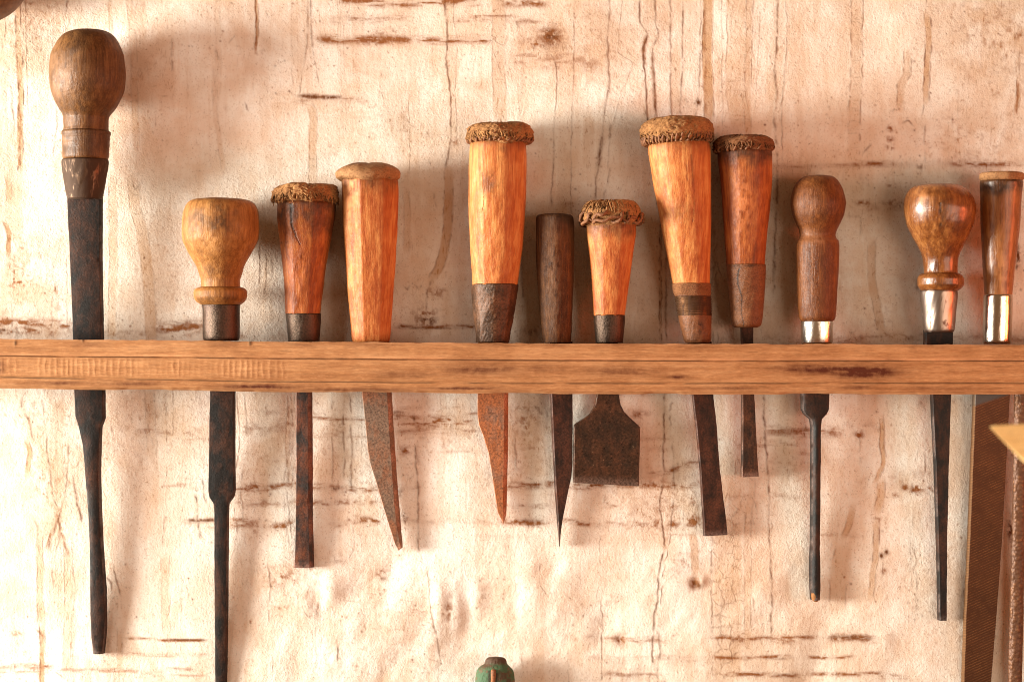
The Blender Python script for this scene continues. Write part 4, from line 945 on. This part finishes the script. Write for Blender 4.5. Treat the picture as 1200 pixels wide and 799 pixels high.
# 6 --- dark plain handle, spear-pointed blade
df = lean(29, 0.05)
t6 = thing("marking_knife", P(652, 402, df(402)), "knife with a plain dark brown capless handle and a black spear-pointed blade", "knife", GROUP)
loft("handle", [(250.5, 640, 660), (251, 634, 666), (252.5, 630, 670), (256, 628.3, 672), (280, 628, 673), (320, 629, 672.3), (360, 632, 671), (401.5, 636, 669)], df, M_DARKW, t6, facet=0.25, rough=0.6, seed=52, wear=grime([(253, 285, 0.5)], [], [(648, 320, 8, 50, 2, 0.4)], 53))
plate("blade", [(644.5, 400), (644.5, 462), (646.3, 500), (648.6, 550), (651, 590), (653.5, 620), (655.3, 640)], [(671, 400), (671, 462), (671, 545), (670, 556), (667.5, 568), (661, 600), (657.6, 620), (656.2, 640)], lean(25, 0.055), 7, M_DRUST, t6, sl=1.8, seed=55)

# 7 --- laced cap, wide blade
df = lean(33, 0.06)
t7 = thing("chisel", P(714, 402, df(402)), "chisel with a loosely laced leather cap and a very wide square-ended rusty blade", "chisel", GROUP)
cp = loft("cap", [(235.5, 705, 728), (236, 696, 740), (238, 690, 745), (243, 686, 748), (250, 681, 751), (257, 681, 751), (264, 686, 747), (267, 690, 743)], df, M_CAP, t7, rough=0.8, frizz=1.2, wavy=2, seed=61, rscale=6, n_rings=30)
lacing("thong", 716, 256.5, 34.5, df(256), 13, 4.8, 2.1, M_THONG, t7, cp, 0.02, 1.6, 1.2)
lacing("thong", 716.5, 260, 36, df(259), 7, 3.6, 1.9, M_THONG, t7, cp, -0.03, 1.2, 0.9)
fringe(t7, cp, 716, 34.5, 236.5, 248, df(250), 120, M_CAP, 5, 0.8, 4)
loft("handle", [(262, 687, 746), (268, 686.6, 746), (300, 690, 742), (340, 693.6, 736.5), (370, 695.3, 732.5)], df, M_ORANGE, t7, facet=0.4, rot=0.36, rough=0.4, seed=62, wear=grime([(264, 290, 0.75)], [], [(716, 340, 2, 2, 0, 1.0), (700, 275, 10, 10, 0, 0.5)], 63))
loft("ferrule", [(369, 695.3, 732.6), (371, 695.5, 732.6), (401.8, 698, 730)], df, M_FERD, t7, rough=0.35, seed=64)
plate("blade", [(700, 400), (699, 462), (697, 474), (691, 485), (683, 491), (672.5, 497), (672, 520), (671.5, 565.5)], [(725, 400), (725.5, 462), (727.5, 474), (732, 483), (740, 491), (750.5, 500), (750.3, 520), (749.2, 569.5)], lean(27, 0.05), 6, steel("wide_blade_rust", (0.030, 0.015, 0.008), (0.065, 0.022, 0.008), 0.55, 0.35, 0.36, 0.8, 0.8, 0.6), t7, sl=0.8, sr=0.8, ncol=24, seed=65, rough=0.5, n=60)

# 8 --- tallest capped chisel of the right group
df = lean(33, 0.05)
t8 = thing("chisel", P(816, 402, df(402)), "large chisel with a stitched leather cap, amber handle and banded ferrule, its blade bowing right", "chisel", GROUP)
cp = loft("cap", [(136.5, 785, 803), (137.5, 772, 817), (141, 759, 829), (148, 752, 834.5), (155, 750.7, 835.5), (162, 752.5, 834.5), (168, 757, 831), (172, 764, 825)], df, M_CAP, t8, frizz=2.0, wavy=3, rough=1.3, seed=71, rscale=6, n_rings=40, segs=220)
lacing("stitching", 794, 163, 38.5, df(163), 46, 3.6, 1.35, M_THONG, t8, cp, -0.06, 0.5, 1.6)
fringe(t8, cp, 793, 41, 140.5, 155, df(155), 240, M_CAP, 3, 0.75, 5)
loft("handle", [(168, 760, 832), (174, 758.7, 833.4), (200, 762.5, 834), (240, 769.5, 834), (280, 777.3, 833.3), (320, 785.5, 832.3), (333, 788, 832)], df, M_ORANGE2, t8, facet=0.35, rot=0.3, rough=0.5, seed=72, wear=grime([(168, 186, 0.45)], [([(806, 185), (811, 230), (809, 262)], 0.7, 0.5), ([(800, 170), (803, 215)], 0.5, 0.4)], [(793, 250, 20, 12, 0, 0.35), (775, 190, 8, 14, 2, 0.4)], 73))
f = loft("ferrule", [(332, 788, 832.3), (334, 787.8, 832.5), (346, 790.3, 832.6), (372, 795, 833.5), (388, 799, 833.6), (398, 801, 833.2), (401.8, 803, 831.5)], df, M_SLEEVE, t8, rough=0.5, seed=74, wear=grime([], [], [(819, 384, 5, 7, 1, 1.0)], 75))
loft("band", [(332.5, 787.5, 833), (333.5, 787.2, 833.2), (345, 789.6, 833.3), (346, 790.2, 832.7)], df, M_CAPD, t8, rough=0.3, seed=76)
loft("wire_whipping", [(347 + i * 2.0 + o, 790.4 + i * 0.37 - b, 833 + i * 0.06 + b) for i in range(12) for o, b in ((0, 0), (1.0, 0.8))], df, M_BRASS, t8, rough=0.2, seed=77, n_rings=100)
plate("blade", [(806, 400), (811, 462), (815.3, 500), (820, 550), (823, 600), (824.7, 628)], [(834, 400), (836, 462), (840, 500), (843.6, 550), (850, 600), (852.6, 626.5)], lean(27, 0.06), 6, M_DRUST, t8, sl=1.2, seed=78, rough=0.4)

# 9 --- leather sleeved chisel
df = lean(27, 0.062)
t9 = thing("chisel", P(875, 402, df(402)), "chisel with dark flat leather cap and cracked brown leather sleeve below its amber handle", "chisel", GROUP)
cp = loft("cap", [(160.5, 860, 885), (161.2, 848, 898), (163, 840, 904), (168, 836, 906.8), (174, 837, 906.5), (178, 840, 904), (180, 845, 899)], df, M_CAPD, t9, rough=1.2, frizz=1.6, wavy=3, seed=81, rscale=6, n_rings=30)
lacing("stitching", 871.5, 174.5, 32.5, df(174), 22, 2.8, 1.3, M_THONG, t9, cp, -0.05, 0.8, 1.1)
fringe(t9, cp, 871.5, 35, 161, 170, df(170), 160, M_CAPD, 4, 0.75, 6)
loft("handle", [(176, 842, 904), (181, 840.5, 905), (210, 843.7, 905), (240, 846, 903), (280, 849, 898.6), (311, 851.4, 896)], df, M_BROWNO, t9, facet=0.3, rot=0.4, rough=0.4, seed=82, wear=grime([(178, 205, 0.95)], [], [(868, 240, 9, 40, 2, 0.5), (862, 215, 6, 20, 2, 0.4)], 83))
loft("sleeve", [(310, 851.2, 897.2), (312, 851.2, 897.6), (330, 852.5, 897), (360, 855, 894.8), (378, 857, 892.5), (382, 858.5, 891), (384, 862, 887)], df, M_SLEEVE, t9, rough=0.6, seed=84, wear=grime([], [([(864, 315), (862, 333), (868, 350), (866, 365), (870, 383)], 0.9, 1.0)], [(860, 362, 4, 14, 2, 0.6), (876, 312, 24, 1.2, 1, 0.8)], 85))
plate("blade", [(868, 380), (868.6, 402), (869, 462), (869.3, 500), (869, 540), (868.6, 559)], [(883, 380), (883, 402), (884, 462), (886, 500), (888, 540), (889.3, 558)], lean(26, 0.06), 6, M_RUSTB, t9, sl=1.2, seed=86)

# 10 --- round-knob screwdriver
df = lean(31, 0.045)
t10 = thing("screwdriver", P(957, 403, df(403)), "screwdriver with a small ball-topped reddish handle, bright tin ferrule and slim round shaft", "screwdriver", GROUP)
loft("handle", [(205.5, 952, 966), (206.3, 945, 973), (209, 939, 979), (215, 933, 984), (225, 928.5, 988.5), (238, 926.5, 991), (250, 928.3, 989.5), (262, 932.7, 984.5), (270, 936.5, 980.8), (276, 937.3, 979), (279, 936.8, 980), (283, 934.2, 983), (288, 933.3, 983.4), (300, 933, 983.2), (340, 934.3, 981.3), (370, 936.3, 979.3), (374.5, 937.5, 978), (376.5, 940, 975.5)],
     df, M_KNOB3, t10, rough=0.4, seed=91, segs=96, wear=grime([(252, 240, 0.0)], [], [(958, 281, 22, 5, 2, 0.6), (945, 240, 8, 14, 2, 0.3), (962, 255, 26, 8, 0, 0.35)], 92))
loft("ferrule", [(376, 939, 976), (377, 938.6, 976), (402, 940, 975.3), (403, 941, 974)], df, M_FERS, t10, rough=0.25, seed=93, wear=None)
plate("blade", [(941, 400), (939, 462), (939.3, 480), (942, 485), (949, 491), (950.6, 500), (950.3, 600), (950, 640), (949.4, 662), (949.6, 690), (950.5, 703)], [(972, 400), (972, 462), (971.5, 480), (969, 485), (963.4, 491), (962.3, 500), (961.6, 600), (961, 640), (961.6, 662), (961.6, 690), (961, 703)],
      lean(27, 0.055), 9, M_BLACK, t10, sl=2.2, belly=2.2, seed=94, ncol=11)
loft("rusty_tip", [(694, 951.2, 960), (698, 950.6, 960.6), (702, 951.4, 960), (704.5, 953.5, 958)], lambda y: lean(27, 0.055)(y) - 3.0, steel("flaking_tip_rust", (0.22, 0.10, 0.03), (0.32, 0.12, 0.035), 0.6, 0.2, 0.6, 3.0), t10, rough=0.5, seed=95, n_rings=14, segs=24)

# 11 --- varnished pear knob
df = lean(36, 0.05)
t11 = thing("screwdriver", P(1100, 403, df(403)), "screwdriver with a glossy varnished pear knob, dull metal ferrule and long tapering dark blade", "screwdriver", GROUP)
loft("handle", [(215.5, 1090, 1112), (216.5, 1080, 1121), (219, 1070, 1128), (224, 1064.5, 1134), (234, 1060.5, 1140.5), (245, 1059.8, 1142.8), (260, 1062, 1141), (275, 1068.5, 1135.5), (290, 1076.5, 1127.5), (305, 1082, 1122.5), (318, 1083, 1122), (322, 1082, 1123)],
     df, M_KNOB4, t11, rough=0.9, seed=101, segs=96, wear=grime([], [([(1093, 240), (1095, 262), (1094, 280)], 1.1, 0.8)], [(1098, 250, 6, 24, 0, 0.7), (1075, 235, 7, 10, 2, 0.7), (1105, 221, 22, 4, 2, 0.5), (1118, 262, 8, 20, 0, 0.4)], 102))
loft("ring", [(320, 1082, 1123), (322, 1078, 1126.5), (327, 1075.3, 1129), (333, 1075.3, 1129), (338, 1078, 1126), (341, 1081, 1122)], df, M_KNOB4, t11, rough=0.5, seed=103, wear=grime([], [], [(1100, 334, 20, 3, 0, 0.7)], 104))
loft("ferrule", [(340, 1079, 1121.5), (342, 1078.3, 1122), (365, 1080.5, 1120), (387, 1082.6, 1118), (389.5, 1084, 1116.5)], df, M_FERM, t11, rough=0.4, seed=105)
plate("blade", [(1083.5, 386), (1083.5, 402), (1091, 462), (1093, 500), (1095.5, 550), (1098.3, 640), (1100, 727)], [(1117, 386), (1117, 402), (1115, 462), (1113.6, 500), (1112, 550), (1110.2, 640), (1109.6, 727)], lean(30, 0.055), 8, M_BLACK, t11, sl=1.6, seed=106)

# 12 --- file with chromed ferrule
df = lean(31, 0.05)
t12 = thing("file", P(1168, 403, df(403)), "broad flat file with a smooth brown handle and mirror bright ferrule, near the right edge", "file", GROUP)
loft("cap", [(202, 1155, 1193), (202.8, 1150, 1197.5), (205, 1148.3, 1199.5), (209, 1148.2, 1199.6), (212, 1149.3, 1198)], df, M_CAPS, t12, rough=0.6, seed=111, n_rings=16)
loft("handle", [(211, 1150, 1197), (214, 1148.6, 1198.4), (224, 1148.8, 1197.4), (260, 1149.6, 1195), (300, 1151.3, 1190.7), (330, 1153, 1187.3), (346, 1154, 1186)], df, M_FILEW, t12, rough=0.3, seed=112, wear=grime([(220, 236, 0.95)], [], [(1172, 320, 8, 24, 2, 0.4)], 113))
loft("ferrule", [(345, 1154, 1186), (346.5, 1152.8, 1186.4), (400, 1151.8, 1184.6), (403, 1152.6, 1184)], df, M_FERK, t12, rough=0.12, seed=114)

def file_material(name, base, hi, angle, pitch, rasp=False):
    t = NT(name)
    tc = t.n("ShaderNodeTexCoord")
    if rasp:
        mp = t.n("ShaderNodeMapping", {"Vector": tc.outputs["Object"], "Rotation": (0, math.radians(angle), 0)})
        vo = t.n("ShaderNodeTexVoronoi", {"Vector": mp.outputs[0], "Scale": pitch})
        h = t.math('SUBTRACT', 1.0, vo.outputs["Distance"])
        f = t.ramp(h, [(0.45, 0.0), (0.8, 1.0)])
    else:
        hs = []
        for a, p in ((angle, pitch), (-angle * 1.4, pitch * 0.8)):
            mp = t.n("ShaderNodeMapping", {"Vector": tc.outputs["Object"], "Rotation": (0, math.radians(a), 0)})
            wv = t.n("ShaderNodeTexWave", {"Vector": mp.outputs[0], "Scale": p, "Distortion": 0.6, "Detail": 2.0}, wave_type='BANDS', bands_direction='Z', wave_profile='SAW')
            hs.append(wv.outputs["Fac"])
        h = t.math('ADD', t.math('MULTIPLY', hs[0], 0.9), t.math('MULTIPLY', hs[1], 0.2))
        f = t.ramp(h, [(0.55, 0.0), (0.95, 1.0)])
    v = t.coord()
    n = t.noise(v, 60, 5, 0.6); n2 = t.noise(v, 1400, 3, 0.7)
    r, g, b = t.attr("wear")
    f = t.math('MULTIPLY', f, t.math('SUBTRACT', 1.0, r, True))
    f = t.math('MULTIPLY', f, t.ramp(t.noise(v, 150, 6, 0.75), [(0.38, 0.05), (0.62, 1.0)]))
    c = t.mix(t.math('MULTIPLY', f, t.ramp(n2, [(0.35, 0.25), (0.65, 1.0)])), t.mix(n, tuple(x * 0.6 for x in base), tuple(x * 1.4 for x in base)), hi)
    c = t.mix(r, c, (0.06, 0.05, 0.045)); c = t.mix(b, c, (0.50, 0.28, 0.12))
    t.set(Base_Color=c, Roughness=0.5, Metallic=0.3)
    t.bump(t.math('ADD', t.math('MULTIPLY', h, t.math('SUBTRACT', 1.0, r, True)), t.math('MULTIPLY', n2, 0.3)), 0.8, 0.0007)
    return t.m
M_FILE = file_material("file_cut_steel", (0.088, 0.031, 0.011), (0.32, 0.14, 0.05), 24, 215)
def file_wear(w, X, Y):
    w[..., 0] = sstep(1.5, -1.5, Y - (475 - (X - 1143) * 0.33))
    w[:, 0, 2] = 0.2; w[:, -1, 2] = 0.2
plate("blade", [(1144, 410), (1141.6, 462), (1138.3, 550), (1134.6, 640), (1130.6, 720), (1128, 799), (1126, 850)], [(1184, 410), (1183.8, 462), (1179, 550), (1174, 640), (1168, 720), (1161.7, 799), (1157, 850)], lean(29, 0.05), 8, M_FILE, t12, sl=1.5, ncol=16, seed=116, wearf=file_wear, rough=0.1)

# 13 --- rasp at the right edge
t13 = thing("rasp", P(1197, 430, 25), "rough half-round rasp standing partly cut off at the right edge beside the broad file", "rasp", GROUP)
M_RASP = file_material("rasp_tooth_steel", (0.10, 0.038, 0.015), (0.28, 0.12, 0.045), 20, 420, True)
loft("blade", [(412, 1193, 1207), (462, 1189, 1207), (560, 1187, 1204), (640, 1185.5, 1201), (720, 1183, 1199.3), (799, 1181.3, 1197.5), (850, 1180.5, 1196)], lambda y: max(10, 26 - (y - 400) * 0.035), M_RASP, t13, rough=0.5, seed=121, depth=0.7, segs=48)

# ------------------------------------------------------------------ other things
# wooden knob peeping in at the top left corner
t14 = thing("wooden_knob", P(-25, 25, 58), "rounded brown wooden knob cut off by the upper left corner, against the wall", "knob")
loft("knob_ball", [(-87, -35, -15), (-85, -48, -2), (-76, -66, 16), (-55, -79, 28), (-30, -82, 31.5), (-8, -80, 29), (8, -70, 19), (18, -58, 7), (24, -44, -6), (26, -33, -17)], lambda y: 60, M_KNOB1, t14, rough=0.6, seed=131, wear=grime([], [], [(0, 5, 20, 8, 2, 0.3)], 132))
loft("knob_stem", [(-150, -40, -10), (-120, -41, -9), (-84, -38, -12)], lambda y: 60, M_KNOB1, t14, rough=0.4, seed=133)

# out-of-focus pale timber corner at the right edge, well in front of the wall
t15 = thing("wood_offcut", P(1240, 520, 500), "blurred pale yellow pointed wooden offcut jutting in from the right, in front of the file", "wood")
def offcut():
    front = [(1159.5, 500), (1166, 498), (1200, 496.3), (1260, 493), (1370, 488), (1370, 640), (1300, 602), (1240, 566), (1200, 541.5), (1166, 507)]
    V = []
    for d in (522, 518, 482, 478):
        for x, y in front:
            g = 0.0 if d in (518, 482) else 1.2
            cx, cy = 1270, 535
            V.append(P(x + g * (1 if x < cx else -1), y + g * (1 if y < cy else -1), d) - Vector(t15.location))
    n = len(front); F = [tuple(range(n)), tuple(range(3 * n, 4 * n))[::-1]]
    for r in range(3):
        for i in range(n): F.append((r * n + i, (r + 1) * n + i, (r + 1) * n + (i + 1) % n, r * n + (i + 1) % n))
    me = bpy.data.meshes.new("board"); me.from_pydata(V, [], F); me.update()
    attr(me, "wear", np.zeros((len(V), 3)))
    return me
link("board", offcut(), wood("fresh_pale_wood", (0.72, 0.45, 0.17), (0.80, 0.54, 0.22), (0.84, 0.60, 0.28), 0.6, axis='X'), t15)

# green painted clamp end at the bottom edge
def paint_material():
    t = NT("chipped_green_paint")
    v = t.coord(); n = t.noise(v, 330, 6, 0.7, 0.5); n2 = t.noise(v, 120, 4, 0.6)
    c = t.mix(n2, (0.03, 0.075, 0.035), (0.075, 0.14, 0.065))
    c = t.mix(t.ramp(n, [(0.50, 0.0), (0.60, 1.0)]), c, (0.13, 0.075, 0.04))
    r, k, w = t.attr("wear")
    c = t.mix(r, c, (0.075, 0.034, 0.018)); c = t.mix(t.math('MULTIPLY', k, 0.9, True), c, (0.02, 0.010, 0.006))
    t.set(Base_Color=c, Roughness=0.65, Specular_IOR_Level=0.3); t.bump(n, 0.9, 0.0008)
    return t.m
M_GREEN = paint_material()
t16 = thing("clamp", P(581, 860, 16), "chipped green metal clamp end with a central slot, showing at the bottom edge", "clamp")
def clamp_wear_slot(w, Q, T, X):
    w[..., 0] = np.maximum(0.95 * sstep(781, 774, Q + (fbm(X / 5, Q / 5, 3, 9) - 0.5) * 7 + (X - 580) * 0.18),
                           0.8 * sstep(0.5, 0.62, fbm(X / 6, Q / 9, 4, 12)) * sstep(575, 590, X))
    w[..., 1] = np.exp(-((X - 573.6) / 1.4) ** 2) * (Q > 783) + np.exp(-((X - 582.3) / 1.2) ** 2) * (Q > 786)  # dark gaps of the slot, painted into the colour beside the rod
loft("jaw", [(769, 578, 584), (769.6, 573, 589), (772, 569.5, 592.5), (777, 568, 594), (780.5, 563, 597.5), (784, 560, 600.5), (789, 558, 602.5), (800, 557, 603.8), (870, 555.5, 605)],
     lambda y: 16, M_GREEN, t16, rough=0.9, seed=141, n_rings=110, segs=130, depth=0.6, rscale=6, wear=clamp_wear_slot)
loft("rod", [(784, 576, 580.5), (786, 575.2, 581.2), (800, 575, 581.3), (870, 575, 581.3)], lambda y: 28, M_REDR, t16, rough=0.2, seed=144, n_rings=40, segs=24)
